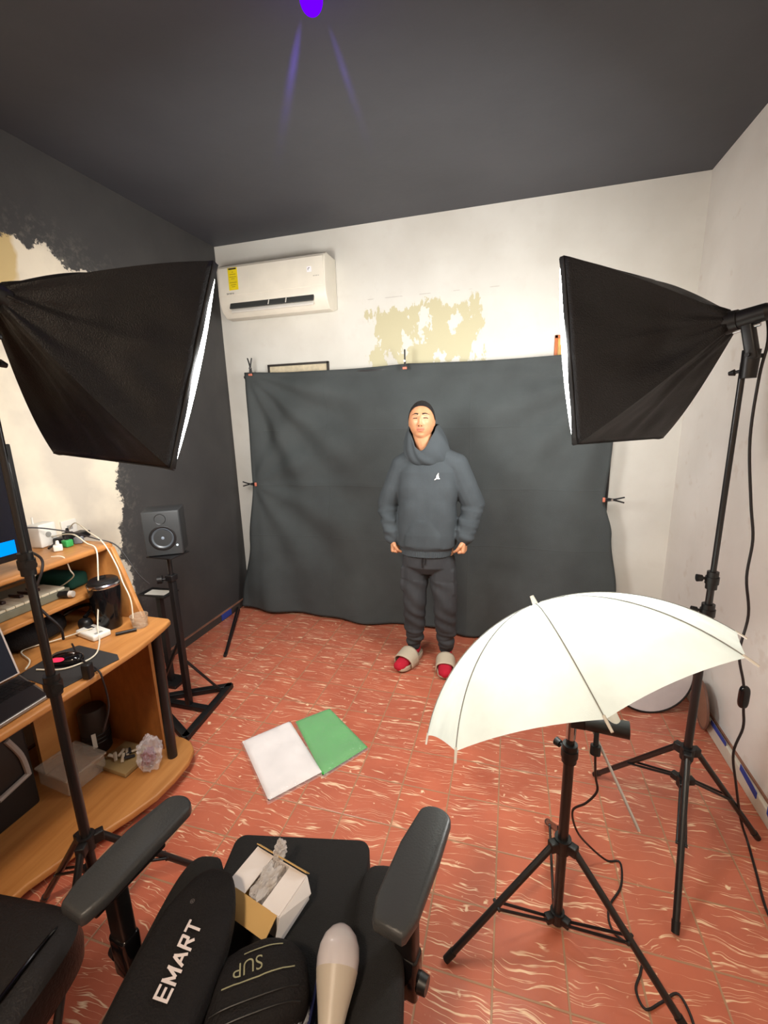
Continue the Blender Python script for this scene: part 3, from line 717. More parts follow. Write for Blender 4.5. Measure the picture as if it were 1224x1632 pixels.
pack([(-1.285, 1.655), (-1.115, 1.855), (-.800, 1.575), (-.965, 1.372)], .028, cloth_mat('white folded cloth', (222, 216, 214), 0, .3), 'folded white cloth in clear wrapper lying on the red tiles', .004)
pack([(-1.085, 1.862), (-.945, 2.010), (-.640, 1.780), (-.790, 1.560)], .024, cloth_mat('green folded cloth', (46, 152, 52), 0, .3), 'folded green cloth in clear wrapper lying on the red tiles beside the white one', .003)
# small white lettering running down a leg of the right stand
e0, e1 = V((.640, 1.531, .3355)), V((.612, 1.437, .2225))
dl = (V((.560, 1.262, .012))-V((.654, 1.584, .417))).normalized(); c = V((.654, 1.584, .417))+dl*.14+V((0, -.0105, .004))
nn = (V((0, 0, 1.65))-c); nn = (nn-dl*nn.dot(dl)).normalized(); c = V((.654, 1.584, .417))+dl*.14+nn*.0115
yd = nn.cross(dl).normalized()
lg = [o for o in stR.children if o.name.startswith('leg')][2]
obj('maker_lettering', place(text_bm('EMART', .020, .0006), c, dl, nn.cross(dl)), M_print, lg, smooth=False)

# ------------------------------------------------------------------ desk
dk = thing('desk', 'honey-coloured wooden computer desk with a shelf hutch along the left wall', 'desk', (-1.85, .7, 0))
XB = -2.24
def cpoly(front, y0, y1, xb=XB): return [(xb, y0)]+front+[(xb, y1)]
fr = [(-1.46, -.35), (-1.44, .3), (-1.425, .75), (-1.42, 1.05), (-1.428, 1.26), (-1.440, 1.34), (-1.462, 1.44), (-1.480, 1.500), (-1.50, 1.512)]
b = B(); prism(b, cpoly(fr, -.35, 1.512), .728, .755, 'z', .008); obj('worktop', b, M_desk, dk, angle=50)
fr = [(-1.63, -.35), (-1.62, .30), (-1.60, .60), (-1.575, .80), (-1.515, .97), (-1.445, 1.12), (-1.412, 1.22), (-1.405, 1.32), (-1.412, 1.42), (-1.44, 1.49), (-1.49, 1.53), (-1.55, 1.545)]
b = B(); prism(b, cpoly(fr, -.35, 1.545), .046, .078, 'z', .008); obj('bottom_board', b, M_desk, dk, angle=50)
for x, y in ((-1.50, 1.44), (-1.65, .2), (-2.15, 1.4), (-2.15, 0)):
    b = B(); cyl(b, (x, y, .001), (x, y, .047), .028, .032, 20); obj('foot', b, M_black, dk)
b = B(); prism(b, [(XB, .755), (-1.612, .755), (-1.640, .83), (-1.690, .98), (-1.734, 1.095), (XB, 1.095)], 1.478, 1.500, 'y', .004); obj('hutch_side_panel', b, M_desk, dk, angle=50)
b = B(); prism(b, [(XB, .078), (-1.58, .078), (-1.58, .728), (XB, .728)], 1.452, 1.475, 'y'); obj('side_panel', b, M_desk_in, dk, smooth=False)
b = B(); prism(b, cpoly([(-1.745, -.35), (-1.738, 1.2), (-1.742, 1.44), (-1.755, 1.508), (-1.78, 1.520)], -.35, 1.52), 1.085, 1.108, 'z', .008); obj('top_shelf', b, M_desk, dk, angle=50)
b = B(); prism(b, cpoly([(-1.765, -.35), (-1.765, 1.477)], -.35, 1.477), .895, .915, 'z', .006); obj('middle_shelf', b, M_desk, dk, angle=50)
b = B(); prism(b, [(.078, 1.18), (.728, 1.18), (.728, 1.451), (.078, 1.451)], -2.015, -1.995, 'x') if False else box(b, (-2.005, 1.315, .403), (.020, .271, .648)); obj('back_panel', b, M_desk, dk, smooth=False)
b = B(); box(b, (XB+.006, .57, .60), (.010, 1.80, .24)); obj('rear_rail', b, M_desk_in, dk, smooth=False)
b = B(); box(b, (-1.95, -.34, .40), (.55, .02, .645)); obj('side_panel', b, M_desk_in, dk, smooth=False)
b = B(); box(b, (-1.98, -.34, .92), (.50, .02, .33)); obj('hutch_side_panel', b, M_desk_in, dk, smooth=False)
b = B(); cyl(b, (-1.508, 1.425, .076), (-1.520, 1.445, .730), .022, .022, 24); obj('leg', b, M_blk_metal, dk)
b = B(); cyl(b, (-1.545, .12, .076), (-1.545, .12, .730), .022, .022, 24); obj('leg', b, M_blk_metal, dk)

# ---- things on the top shelf
mo = thing('monitor', 'black flat computer monitor on the desk hutch, blue bar on its screen', 'monitor', (-1.84, .85, 1.108))
b = B(); box(b, (-1.772, .85, 1.372), (.030, .635, .425), None, .004); obj('housing', b, M_black, mo)
b = B(); box(b, (-1.7555, .85, 1.376), (.002, .600, .385)); sc = obj('screen', b, mat('dark navy screen', (14, 16, 30), .15), mo, smooth=False)
b = B(); box(b, (-1.7538, 1.035, 1.212), (.001, .150, .050)); obj('screen_bar', b, emis('blue screen bar', (.0, .28, 1.0), 1.3), sc, smooth=False, label='bright blue bar')
b = B(); box(b, (-1.84, .85, 1.118), (.20, .26, .016), None, .005); box(b, (-1.82, .85, 1.20), (.03, .07, .16), None, .006); obj('stand', b, M_black, mo)
b = B(); rot = Matrix.Rotation(.12, 3, 'Z'); box(b, (-2.03, 1.405, 1.162), (.062, .085, .105), rot, .006)
wr_ = thing('power_adapter', 'white box power adapter on the hutch shelf beside the monitor', 'adapter', (-2.03, 1.405, 1.108))
obj('body', b, M_white_pl, wr_); b = B(); cyl(b, (-1.998, 1.405, 1.165), (-1.994, 1.405, 1.165), .012, .012, 20); obj('button', b, mat('grey plastic', (150, 148, 142), .4), wr_)
b = B(); cyl(b, (-2.05, 1.385, 1.21), (-2.05, 1.385, 1.245), .004, .004, 8); obj('antenna', b, M_white_pl, wr_)
ou = thing('wall_outlet', 'white socket plate on the unpainted wall above the desk', 'socket', (-2.275, 1.715, 1.02))
b = B(); box(b, (-2.275, 1.715, 1.085), (.010, .085, .120), None, .004); obj('plate', b, M_white_pl, ou)
for z in (1.065, 1.105):
    b = B(); box(b, (-2.269, 1.715, z), (.002, .03, .022), None, .0); obj('receptacle', b, mat('grey plastic', (150, 148, 142), .4), ou, smooth=False)
ps = thing('power_strip', 'black power strip with plugs lying on the hutch shelf', 'power strip', (-1.98, 1.50, 1.108), math.radians(8))
b = B(); box(b, (0, 0, .018), (.055, .16, .030), None, .006); obj('body', b, M_black, ps, local=True)
b = B(); tube(b, [(0, -.08, .018), (.02, -.11, .02), (.03, -.16, .012)], .005, 8, 4); obj('lead', b, M_cord, ps, local=True)
for k, (c, m) in enumerate((((-1.905, 1.415, 1.130), mat('green plug', (52, 150, 78), .4)), ((-1.96, 1.465, 1.150), M_black), ((-1.905, 1.47, 1.128), mat('grey adapter', (120, 122, 128), .4)), ((-1.885, 1.355, 1.125), M_white_pl))):
    labs = ['green plug-in adapter on the hutch shelf edge', 'black charger plug on the hutch shelf behind the green one', 'grey charger block on the hutch shelf right of the green adapter', 'small white plug on the hutch shelf beside the monitor']
    th = thing('charger', labs[k], 'charger', (c[0], c[1], 1.108)); b = B(); box(b, (c[0], c[1], (c[2]+1.108)/2+.006), (.034, .034, (c[2]-1.108)+.010), Matrix.Rotation(.3*k, 3, 'Z'), .005); obj('block', b, m, th)
    b = B(); cyl(b, (c[0], c[1], c[2]+.008), (c[0]-.012, c[1]+.01, c[2]+.024), .009, .006, 12); obj('plug_head', b, M_black if k != 3 else M_white_pl, th)
for k, (x, y) in enumerate(((-1.955, 1.36+.262*0+.23-.02, ), (-1.925, 1.49+.01))):
    pass
for k, (x, y) in enumerate(((-2.02, 1.462), )): pass
kn = []
for x, y, l in ((-2.115, 1.475, 'small black round knob on the hutch shelf, left one of two'), (-2.075, 1.500, 'small black round knob on the hutch shelf, right one of two')):
    b = B(); lathe(b, [(.016, 0), (.017, .010), (.013, .020), (.010, .026), (.001, .028)], Matrix.Translation((x+.10, y, 1.109))); tag(obj('knob', b, M_black), l, 'knob')

def cable(name, pts, r, m, lab, cat='cable'):
    b = B(); tube(b, pts, r, 8, 8); tag(obj(name, b, m), lab, cat)
cable('charging_cable', [(-2.00, 1.42, 1.15), (-1.90, 1.44, 1.160), (-1.80, 1.42, 1.130), (-1.725, 1.40, 1.112), (-1.70, 1.37, 1.02), (-1.69, 1.34, .90), (-1.67, 1.30, .80), (-1.60, 1.24, .765), (-1.53, 1.15, .764), (-1.56, 1.06, .764), (-1.66, 1.03, .764)], .0030, M_wcord, 'white charging cable draped from the hutch shelf down onto the worktop')
cable('charging_cable', [(-2.26, 1.70, 1.10), (-2.10, 1.62, 1.16), (-1.90, 1.52, 1.15), (-1.765, 1.472, 1.118), (-1.69, 1.455, 1.02), (-1.63, 1.42, .96), (-1.59, 1.41, .88), (-1.585, 1.40, .78)], .0030, M_wcord, 'white cable running from the wall socket over the hutch side toward the tumbler')
cable('charging_cable', [(-2.1, 1.3, .922), (-1.95, 1.33, .925), (-1.80, 1.33, 1.0), (-1.765, 1.30, 1.05), (-1.76, 1.28, 1.112), (-1.80, 1.26, 1.118)], .0025, M_wcord, 'thin white cable between the middle and top shelf')
cable('charging_cable', [(-1.70, 1.30, .790), (-1.80, 1.22, .766), (-1.86, 1.12, .764), (-1.75, 1.07, .764), (-1.70, 1.02, .766)], .0028, M_wcord, 'white cable curling from the white router across the worktop')
cable('black_cable', [(-2.05, 1.15, 1.20), (-2.0, 1.3, 1.22), (-1.92, 1.42, 1.18), (-1.80, 1.47, 1.135), (-1.735, 1.515, 1.09), (-1.66, 1.53, .96), (-1.62, 1.55, .90)], .0030, M_cord, 'black cable looping over the hutch side panel')
cable('black_cable', [(-1.80, 1.19, 1.16), (-1.74, 1.18, 1.14), (-1.72, 1.16, 1.10), (-1.735, 1.12, 1.0), (-1.72, 1.14, .93), (-1.70, 1.17, .86), (-1.71, 1.18, .80)], .0050, M_cord, 'thick black cable hanging below the monitor')
cable('black_cable', [(-1.64, 1.16, .80), (-1.56, 1.12, .775), (-1.50, 1.10, .770), (-1.43, 1.08, .768), (-1.405, 1.075, .74), (-1.405, 1.08, .62), (-1.43, 1.06, .52)], .0035, M_cord, 'black cable hanging over the worktop edge beside the mouse')
b = B(); box(b, (-1.428, 1.045, .785), (.030, .030, .058), Matrix.Rotation(.3, 3, 'Z'), .006); tag(obj('usb_receiver', b, M_black), 'small upright black box at the worktop edge beside the mouse pad', 'adapter')

# ---- things on the middle shelf
kb = thing('midi_keyboard', 'small white-keyed music keyboard on the middle shelf of the desk', 'music keyboard', (-1.95, 1.0, .915))
b = B(); box(b, (-1.97, .95, .933), (.26, .78, .034), None, .005); obj('case', b, mat('grey keyboard case', (112, 112, 96), .5), kb)
for k in range(22):
    y = .60+k*.0335; b = B(); box(b, (-1.905, y, .955), (.125, .0315, .010), None, .0015); obj('white_key', b, mat('ivory key', (222, 214, 190), .35), kb)
    if k % 7 not in (2, 6) and k < 21:
        b = B(); box(b, (-1.935, y+.0168, .965), (.065, .016, .012), None, .0015); obj('black_key', b, mat('key black', (48, 26, 24), .3), kb)
b = B(); box(b, (-1.97, 1.405, .950), (.20, .10, .065), Matrix.Rotation(.1, 3, 'Z'), .018); tag(obj('case', b, cloth_mat('dark green cloth', (22, 60, 50), 0, .4)), 'dark green soft case on the middle shelf under the top shelf', 'case')
mc = thing('microphone', 'dark handheld microphone with a pale tip lying on the middle shelf', 'microphone', (-1.80, 1.29, .916))
b = B(); cyl(b, (-1.92, 1.27, .935), (-1.80, 1.305, .935), .012, .015, 20); obj('handle', b, M_black, mc)
b = B(); cyl(b, (-1.80, 1.305, .935), (-1.785, 1.3095, .935), .0152, .0135, 20); obj('tip', b, mat('pale metal tip', (190, 182, 172), .4), mc)

# ---- things on the worktop
tu = thing('tumbler', 'large black insulated tumbler with silver rim on the worktop', 'tumbler', (-1.700, 1.395, .755))
Mt = Matrix.Translation((-1.700, 1.385, .756))
b = B(); lathe(b, [(.044, 0), (.047, .004), (.051, .06), (.060, .11), (.064, .17), (.063, .198)], Mt, 40); obj('body', b, M_blk_gloss, tu)
b = B(); lathe(b, [(.0635, .196), (.0655, .200), (.0655, .208), (.062, .212)], Mt, 40); obj('rim', b, M_chrome, tu)
b = B(); lathe(b, [(.060, .211), (.058, .222), (.050, .228), (.001, .230)], Mt, 40); obj('lid', b, M_black, tu)
b = B(); cyl(b, (-1.72, 1.375, .985), (-1.69, 1.39, .990), .009, .009, 12); obj('sip_tab', b, M_black, tu)
gl = thing('glass_cup', 'small brown-tinted clear cup behind the tumbler near the worktop corner', 'cup', (-1.565, 1.415, .755))
Mt = Matrix.Translation((-1.565, 1.415, .7565))
b = B(); lathe(b, [(.030, 0), (.037, .055), (.035, .055), (.028, .004)], Mt, 30); obj('wall', b, film_mat('tinted clear plastic', (.55, .42, .30), .45), gl)
ro = thing('router', 'small white rectangular gadget with a dark window on the worktop', 'gadget', (-1.70, 1.30, .755), math.radians(-12))
b = B(); box(b, (0, 0, .014), (.135, .075, .026), None, .007); obj('body', b, M_white_pl, ro, local=True)
b = B(); box(b, (-.035, .006, .0275), (.040, .022, .001), None); obj('window', b, M_ink, ro, local=True, smooth=False)
b = B(); box(b, (.05, -.005, .0275), (.016, .030, .001), None); obj('button', b, mat('grey plastic', (150, 148, 142), .4), ro, local=True, smooth=False)
b = B(); cyl(b, (-1.600, 1.318, .7635), (-1.545, 1.375, .7635), .007, .007, 14); tag(obj('flash_drive', b, M_black), 'small black stick lying on the worktop in front of the tumbler', 'stick')
b = B(); prism(b, [(-1.462, .960), (-1.425, 1.17), (-1.46, 1.195), (-1.68, 1.215), (-1.72, 1.15), (-1.70, .99)], .7555, .7585, 'z', .001); tag(obj('mouse_pad', b, mat('dark grey mouse pad', (46, 44, 44), .85, bump=.2, bscale=400)), 'dark grey mouse pad on the worktop under the mouse', 'mouse pad')
ms = thing('computer_mouse', 'black computer mouse glowing red at its side on the mouse pad', 'mouse', (-1.60, 1.10, .7585), math.radians(-70))
b = B(); superell(b, (0, 0, .014), (.034, .060, .024), .8, .8, fn=lambda p: V((p.x, p.y, max(p.z, -.0135)))); obj('body', b, M_blk_gloss, ms, local=True)
b = B(); superell(b, (.024, -.012, .027), (.009, .026, .008), .8, .8); obj('light_strip', b, emis('red mouse light', (1, .03, .08), 1.6), ms, local=True)
b = B(); superell(b, (-.003, .020, .036), (.004, .012, .006), .8, .8); obj('scroll_wheel', b, M_chrome, ms, local=True)
lp = thing('laptop', 'open dark laptop with silver edge on the worktop at the left photo edge', 'laptop', (-1.56, .80, .755))
b = B(); prism(b, [(-1.680, .640), (-1.445, .600), (-1.452, .925), (-1.676, .985)], .757, .771, 'z', .004); obj('base', b, mat('silver edge', (150, 145, 140), .3, .7), lp, angle=30)
b = B(); prism(b, [(-1.672, .646), (-1.451, .610), (-1.458, .918), (-1.670, .976)], .7711, .7725, 'z'); obj('palm_rest', b, mat('dark keyboard deck', (34, 32, 36), .5), lp, smooth=False)
b = B()
for i in range(5):
    for j in range(12): box(b, (-1.650+i*.021, .675+j*.0245, .7735), (.017, .020, .002))
o = obj('key_field', b, M_black, lp, smooth=False); o['kind'] = 'stuff'
lid = [V((-1.680, .640, .775)), V((-1.676, .985, .775)), V((-1.770, 1.005, .985)), V((-1.775, .655, .985))]
b = B(); vs = [b.verts.new(p) for p in lid]+[b.verts.new(p+V((-.006, 0, -.003))) for p in lid]
b.faces.new(vs[:4]); b.faces.new(vs[4:][::-1])
for k in range(4): b.faces.new((vs[k], vs[4+k], vs[4+(k+1) % 4], vs[(k+1) % 4]))
obj('lid', b, mat('pale laptop edge', (176, 160, 150), .35), lp, smooth=False)
b = B(); cc_ = sum(lid, V())/4; vs = [b.verts.new(cc_+(p-cc_)*.965+V((.0008, 0, .0004))) for p in lid]; b.faces.new(vs)
obj('screen', b, mat('matte navy screen', (14, 16, 30), .55, spec=.2), lp, smooth=False)
b = B(); superell(b, (-1.93, 1.20, .80), (.10, .13, .042), .6, .7); tag(obj('headphones_case', b, M_nylon), 'dark rounded case on the worktop under the middle shelf', 'case')
b = B(); R0 = [V((-1.86+.085*math.cos(a), 1.33+.085*math.sin(a), .800+.035*math.sin(a*1.0+.5))) for a in [k*PI/10 for k in range(14)]]; tube(b, R0, .009, 10, 3)
hp = thing('headphones', 'black headphones lying on the worktop behind the white gadget', 'headphones', (-1.86, 1.33, .756)); obj('headband', b, M_blk_gloss, hp)
for p in (R0[0], R0[-1]):
    b = B(); superell(b, (p.x, p.y, .785), (.030, .024, .028), .7, .8); obj('ear_cup', b, M_black, hp)

# ---- things on the bottom board
cn = thing('black_canister', 'black cylindrical canister on the bottom board under the worktop', 'canister', (-1.915, 1.375, .079))
b = B(); lathe(b, [(.055, 0), (.060, .006), (.060, .215), (.052, .232), (.001, .236)], Matrix.Translation((-1.905, 1.375, .079)), 36); obj('body', b, mat('matte dark canister', (40, 32, 29), .5), cn)
for z in (.10, .12, .14):
    b = B(); lathe(b, [(.0605, 0), (.0625, .004), (.0605, .008)], Matrix.Translation((-1.905, 1.375, .079+z-.04)), 36, False); obj('ring', b, M_black, cn)
b = B(); box(b, (-1.862, 1.330, .165), (.003, .018, .075), Matrix.Rotation(-.6, 3, 'Z')); obj('paper_tag', b, M_white_pl, cn, smooth=False)
cb_ = thing('clear_box', 'clear lidded plastic box on the bottom board beside the canister', 'plastic box', (-1.86, 1.21, .079), math.radians(-6))
fm = film_mat('hazy clear plastic', (.72, .62, .50), .28)
b = B(); box(b, (0, 0, .040), (.20, .17, .076), None, .006); obj('tub', b, fm, cb_, local=True)
b = B(); box(b, (0, 0, .084), (.214, .184, .012), None, .004); obj('lid', b, fm, cb_, local=True)
bx = thing('card_tray', 'shallow beige tray of small white pieces on the bottom board', 'tray', (-1.705, 1.345, .079), math.radians(-4))
b = B(); box(b, (0, 0, .012), (.185, .16, .022), None, .003); obj('tray', b, mat('beige card', (150, 126, 84), .7), bx, local=True)
random.seed(3)
for k in range(9):
    b = B(); rot = Euler((random.uniform(-.4, .4), random.uniform(-.4, .4), random.uniform(0, 3))).to_matrix()
    box(b, (random.uniform(-.06, .06), random.uniform(-.05, .05), .036), (.045, .014, .010), rot, .003)
    obj('white_piece', b, mat('off white pieces', (186, 172, 150), .6) if k % 3 else M_ink, bx, local=True)
pb = thing('plastic_bag', 'crumpled clear plastic bag with red print on the bottom board corner', 'plastic bag', (-1.545, 1.335, .079))
def crump(c, s, amp, seed, sc=9):
    bb = B(); bmesh.ops.create_icosphere(bb, subdivisions=5, radius=1)
    for v in bb.verts:
        p = v.co.copy(); n_ = noise.noise(p*2.2+V((seed, 0, 0)))+.6*abs(noise.noise(p*5.1+V((0, seed, 0))))
        p *= 1+amp*n_; v.co = V((c[0]+p.x*s[0], c[1]+p.y*s[1], c[2]+p.z*s[2]))
    return bb
b = crump((-1.545, 1.335, .160), (.045, .050, .078), .45, 3.1)
for v in b.verts: v.co.z = max(v.co.z, .0805)
obj('film', b, film_mat('bag film', (.90, .88, .92), .22), pb, angle=25)
b = crump((-1.545, 1.328, .150), (.020, .030, .040), .4, 8.1); obj('contents', b, mat('dark red contents', (110, 44, 62), .5), pb)
pcx = thing('computer_tower', 'black computer tower with a pale angular stripe under the desk at left', 'computer', (-2.02, .80, .079))
b = B(); box(b, (-2.04, .86, .295), (.34, .42, .43), None, .012); obj('case', b, M_black, pcx)
b = B()
tube(b, [(-1.868, 1.00, .44), (-1.866, 1.035, .34), (-1.866, 1.045, .24)], .011, 8, 6); tube(b, [(-1.866, 1.045, .245), (-1.866, .93, .225)], .011, 8, 4)
obj('stripe', b, mat('pale stripe', (160, 152, 146), .5), pcx)
# basket behind the lower board corner
# ------------------------------------------------------------------ studio speaker and its stand
ss = thing('speaker_stand', 'black speaker stand with a triangular floor frame beside the desk', 'speaker stand', (-1.755, 1.83, 0))
tri = [V((-1.64, 2.05, .016)), V((-1.595, 1.61, .016)), V((-2.02, 1.83, .016))]
b = B()
for k in range(3):
    a, c = tri[k], tri[(k+1) % 3]; d = (c-a); box(b, (a+c)/2, (d.length+.03, .040, .030), Matrix.Rotation(math.atan2(d.y, d.x), 3, 'Z'), .003)
obj('floor_frame', b, M_black, ss)
b = B(); a, c = (tri[0]+tri[1])/2, tri[2]; d = c-a; box(b, (a+c)/2+V((0, 0, .002)), (d.length, .036, .026), Matrix.Rotation(math.atan2(d.y, d.x), 3, 'Z'), .002); obj('cross_bar', b, M_black, ss)
b = B(); box(b, (-1.755, 1.83, .42), (.032, .032, .80), None, .003); obj('pole', b, M_black, ss)
b = B(); cyl(b, (-1.755, 1.83, .80), (-1.755, 1.83, .945), .012, .012, 18); obj('inner_pole', b, M_blk_metal, ss)
b = B(); box(b, (-1.755, 1.83, .815), (.046, .046, .035), None, .004); obj('collar', b, M_black, ss)
b = B(); d = V((-.75, -.5, 0)).normalized(); c = V((-1.755, 1.83, .81)); cyl(b, c+d*.02, c+d*.045, .006, .006, 10); cyl(b, c+d*.045, c+d*.070, .022, .022, 18); obj('knob', b, M_black, ss)
for a, e in (((-1.775, 1.835, .42), (-1.99, 1.83, .03)), ((-1.750, 1.845, .30), (-1.66, 1.99, .03))):
    b = B(); d = V(e)-V(a); box(b, (V(a)+V(e))/2, (.022, .014, d.length), d.to_track_quat('Z', 'Y').to_matrix(), .002); obj('brace', b, M_black, ss)
b = B(); box(b, (-1.755, 1.83, .948), (.16, .14, .008), None, .002); obj('top_plate', b, M_black, ss)
ya = math.radians(32)
sp = thing('studio_speaker', 'small black studio speaker on the stand before the black-painted wall', 'speaker', (-1.775, 1.85, .952), ya)
M_cab = mat('charcoal cabinet', (46, 47, 48), .5); 
b = B(); box(b, (0, .02, .122), (.182, .165, .240), None, .006); obj('cabinet', b, M_cab, sp, local=True)
b = B(); box(b, (0, -.0645, .122), (.176, .006, .234), None, .003); obj('front_baffle', b, mat('dark baffle', (52, 54, 55), .45), sp, local=True)
Mw = Matrix.Translation((0, -.066, .098)) @ Matrix.Rotation(PI/2, 4, 'X')
b = B(); lathe(b, [(.066, 0), (.066, .004), (.060, .006), (.054, .004)], Mw, 40, False); w1 = obj('woofer', b, M_black, sp, local=True)
b = B(); lathe(b, [(.055, .003), (.052, .006), (.047, .003), (.022, -.012), (.001, -.014)], Mw, 40, False); obj('cone', b, mat('grey woofer cone', (74, 80, 86), .35), w1, local=True)
b = B(); lathe(b, [(.022, -.011), (.018, -.004), (.010, .001), (.001, .003)], Mw, 30, False); obj('dust_cap', b, mat('blue grey cap', (128, 140, 154), .3), w1, local=True)
Mw = Matrix.Translation((-.002, -.066, .200)) @ Matrix.Rotation(PI/2, 4, 'X')
b = B(); lathe(b, [(.028, 0), (.028, .003), (.022, .000), (.012, -.004), (.001, -.001)], Mw, 32, False); obj('tweeter', b, M_black, sp, local=True)
b = B(); cyl(b, (.066, -.068, .055), (.066, -.070, .055), .006, .006, 14); obj('badge', b, mat('pale badge', (190, 205, 215), .3), sp, local=True)
b = B(); box(b, (-2.05, 2.02, .62), (.20, .12, .012), None, .003); box(b, (-2.05, 2.02, .31), (.03, .03, .60)); box(b, (-2.05, 2.02, .010), (.16, .12, .018))
sk = thing('side_rack', 'small dark rack with white paper behind the speaker stand', 'rack', (-2.05, 2.02, 0)); obj('rack', b, M_black, sk, smooth=False)
b = B(); box(b, (-2.04, 2.005, .6285), (.13, .07, .003), Matrix.Rotation(.1, 3, 'Z')); tag(obj('paper_sheet', b, M_white_pl, smooth=False), 'white sheet of paper on the dark rack behind the speaker stand', 'paper')

# ------------------------------------------------------------------ gaming chair (front right of desk) and what lies on it
CY = math.radians(11.7); CH = V((-.475, .665, 0))
ch = thing('gaming_chair', 'black gaming chair with raised armrests in the foreground holding bags and a box', 'chair', CH, CY)
def rrect(x0, x1, y0, y1, r, n=6):
    P = []
    for cx, cy, a0 in ((x1-r, y1-r, 0), (x0+r, y1-r, PI/2), (x0+r, y0+r, PI), (x1-r, y0+r, 1.5*PI)):
        for k in range(n+1): P.append((cx+r*math.cos(a0+k*PI/2/n), cy+r*math.sin(a0+k*PI/2/n)))
    return P
b = B(); prism(b, rrect(-.190, .190, -.26, .225, .030), .425, .505, 'z', .014); obj('seat', b, M_mesh, ch, local=True)
for sx, y1 in ((-1, .150), (1, .150)):
    b = B()
    superell(b, (sx*.232, -.075, .475), (.060, .225, .055), .55, .55, fn=lambda p: V((p.x, p.y, p.z+(.012 if p.z > 0 else 0)))); obj('side_bolster', b, M_mesh, ch, local=True)
b = B(); prism(b, rrect(-.225, .225, -.25, .16, .05), .400, .428, 'z', .006); obj('seat_pan', b, M_black, ch, local=True)
b = B(); cyl(b, (0, -.02, .12), (0, -.02, .40), .028, .028, 20); cyl(b, (0, -.02, .08), (0, -.02, .22), .040, .036, 20); obj('gas_column', b, M_black, ch, local=True)
b = B(); cyl(b, (0, -.02, .07), (0, -.02, .13), .05, .045, 24); obj('hub', b, M_black, ch, local=True)
for k in range(5):
    a = k*2*PI/5+.3; d = V((math.cos(a), math.sin(a), 0)); c = V((0, -.02, 0))
    b = B(); cyl(b, c+V((0, 0, .105))+d*.03, c+V((0, 0, .080))+d*.26, .026, .017, 14); L = obj('base_leg', b, M_black, ch, local=True)
    b = B(); s_ = d.cross(V((0, 0, 1)))
    for g_ in (-1, 1): cyl(b, c+d*.27+V((0, 0, .030))+s_*.008*g_, c+d*.27+V((0, 0, .030))+s_*.024*g_, .029, .029, 20)
    cyl(b, c+d*.26+V((0, 0, .05)), c+d*.26+V((0, 0, .082)), .010, .010, 10); obj('caster', b, M_black, L, local=True)
# backrest reclined away, low behind
b = B(); rot = Matrix.Rotation(math.radians(8), 3, 'X')
superell(b, (0, -.66, .545), (.24, .36, .055), .5, .45, M=Matrix.Rotation(math.radians(-6), 3, 'X')); obj('backrest', b, M_leather, ch, local=True)
b = B(); box(b, (0, -.30, .45), (.30, .14, .03), None, .008); obj('hinge', b, M_black, ch, local=True)
def armrest(c, ang, side, lab=None):
    """pad centre c (world), pointing along ang"""
    d = V((math.cos(ang), math.sin(ang), 0)); s_ = V((d.y, -d.x, 0)); R3 = Matrix((s_, d, V((0, 0, 1)))).transposed(); c = V(c)
    # pad: tapered plan, rounded far end, thick at near end
    n_ = 14; pl_ = []
    for k in range(n_+1):
        a = PI*k/n_; pl_.append((.040*math.cos(a), .115+.032*math.sin(a)))
    pl_ += [(-.047, .02), (-.046, -.10), (-.036, -.135), (-.030, -.142), (.030, -.142), (.036, -.135), (.046, -.10), (.047, .02)]
    b = B(); prism(b, pl_, -.016, .016, 'z', .009)
    for v in b.verts:
        y = v.co.y; v.co.z += .006*math.cos(y*14)-.05*max(0, -.06-y)
        v.co = c+R3 @ v.co
    p = obj('armrest', b, M_arm, ch)
    b = B(); box(b, c+R3 @ V((0, -.03, -.026)), (.062, .17, .020), R3, .005); obj('pad_bracket', b, M_black, p)
    q0 = c+R3 @ V((.0, -.055, -.03)); b = B()
    box(b, q0+V((0, 0, -.075)), (.050, .034, .15), R3, .008); obj('post', b, M_black, p)
    b = B(); box(b, q0+V((0, 0, -.195)), (.058, .042, .12), R3, .010); obj('sleeve', b, M_blk_gloss, p)
    b = B(); cyl(b, q0+R3 @ V((side*.028, 0, -.21)), q0+R3 @ V((side*.046, 0, -.21)), .020, .018, 18); obj('height_button', b, M_black, p)
    e = ch.matrix_basis @ V((side*.20, -.05, .415)); b = B(); f0 = q0+V((0, 0, -.245))
    tube(b, [f0, f0*.6+e*.4+V((0, 0, -.01)), e], .019, 12, 6); obj('support_arm', b, M_black, p)
    return p
armrest((-.166, .742, .690), math.atan2(.245, .047), 1)
armrest((-.797, .610, .690), math.atan2(.262, .035), -1)

# white box with flaps and crumpled plastic
wb = thing('carton', 'small opened white carton with kraft inner flap on the chair seat', 'box', (-.520, .705, .5055), math.radians(-12.5))
M_wc = mat('white card', (236, 230, 228), .55); M_kr = mat('kraft card', (206, 168, 106), .75)
def slab(c, s, m, nm, rot=None, lab=None):
    bb = B(); box(bb, c, s, rot); return obj(nm, bb, m, wb, local=True, smooth=False, label=lab)
Wd, Dp, Hh = .158, .098, .070; tk = .0022
for sx in (-1, 1): slab((sx*Wd/2, 0, Hh/2+.001), (tk, Dp, Hh), M_wc, 'side_wall')
for sy in (-1, 1): slab((0, sy*Dp/2, Hh/2+.001), (Wd, tk, Hh), M_wc, 'end_wall')
slab((0, 0, .002), (Wd, Dp, tk), M_kr, 'base')
slab((-Wd/2+.026, 0, Hh+.001), (.052, Dp, tk), M_wc, 'flap', Matrix.Rotation(math.radians(4), 3, 'Y'))
slab((Wd/2-.026, 0, Hh+.001), (.052, Dp, tk), M_wc, 'flap', Matrix.Rotation(math.radians(-4), 3, 'Y'))
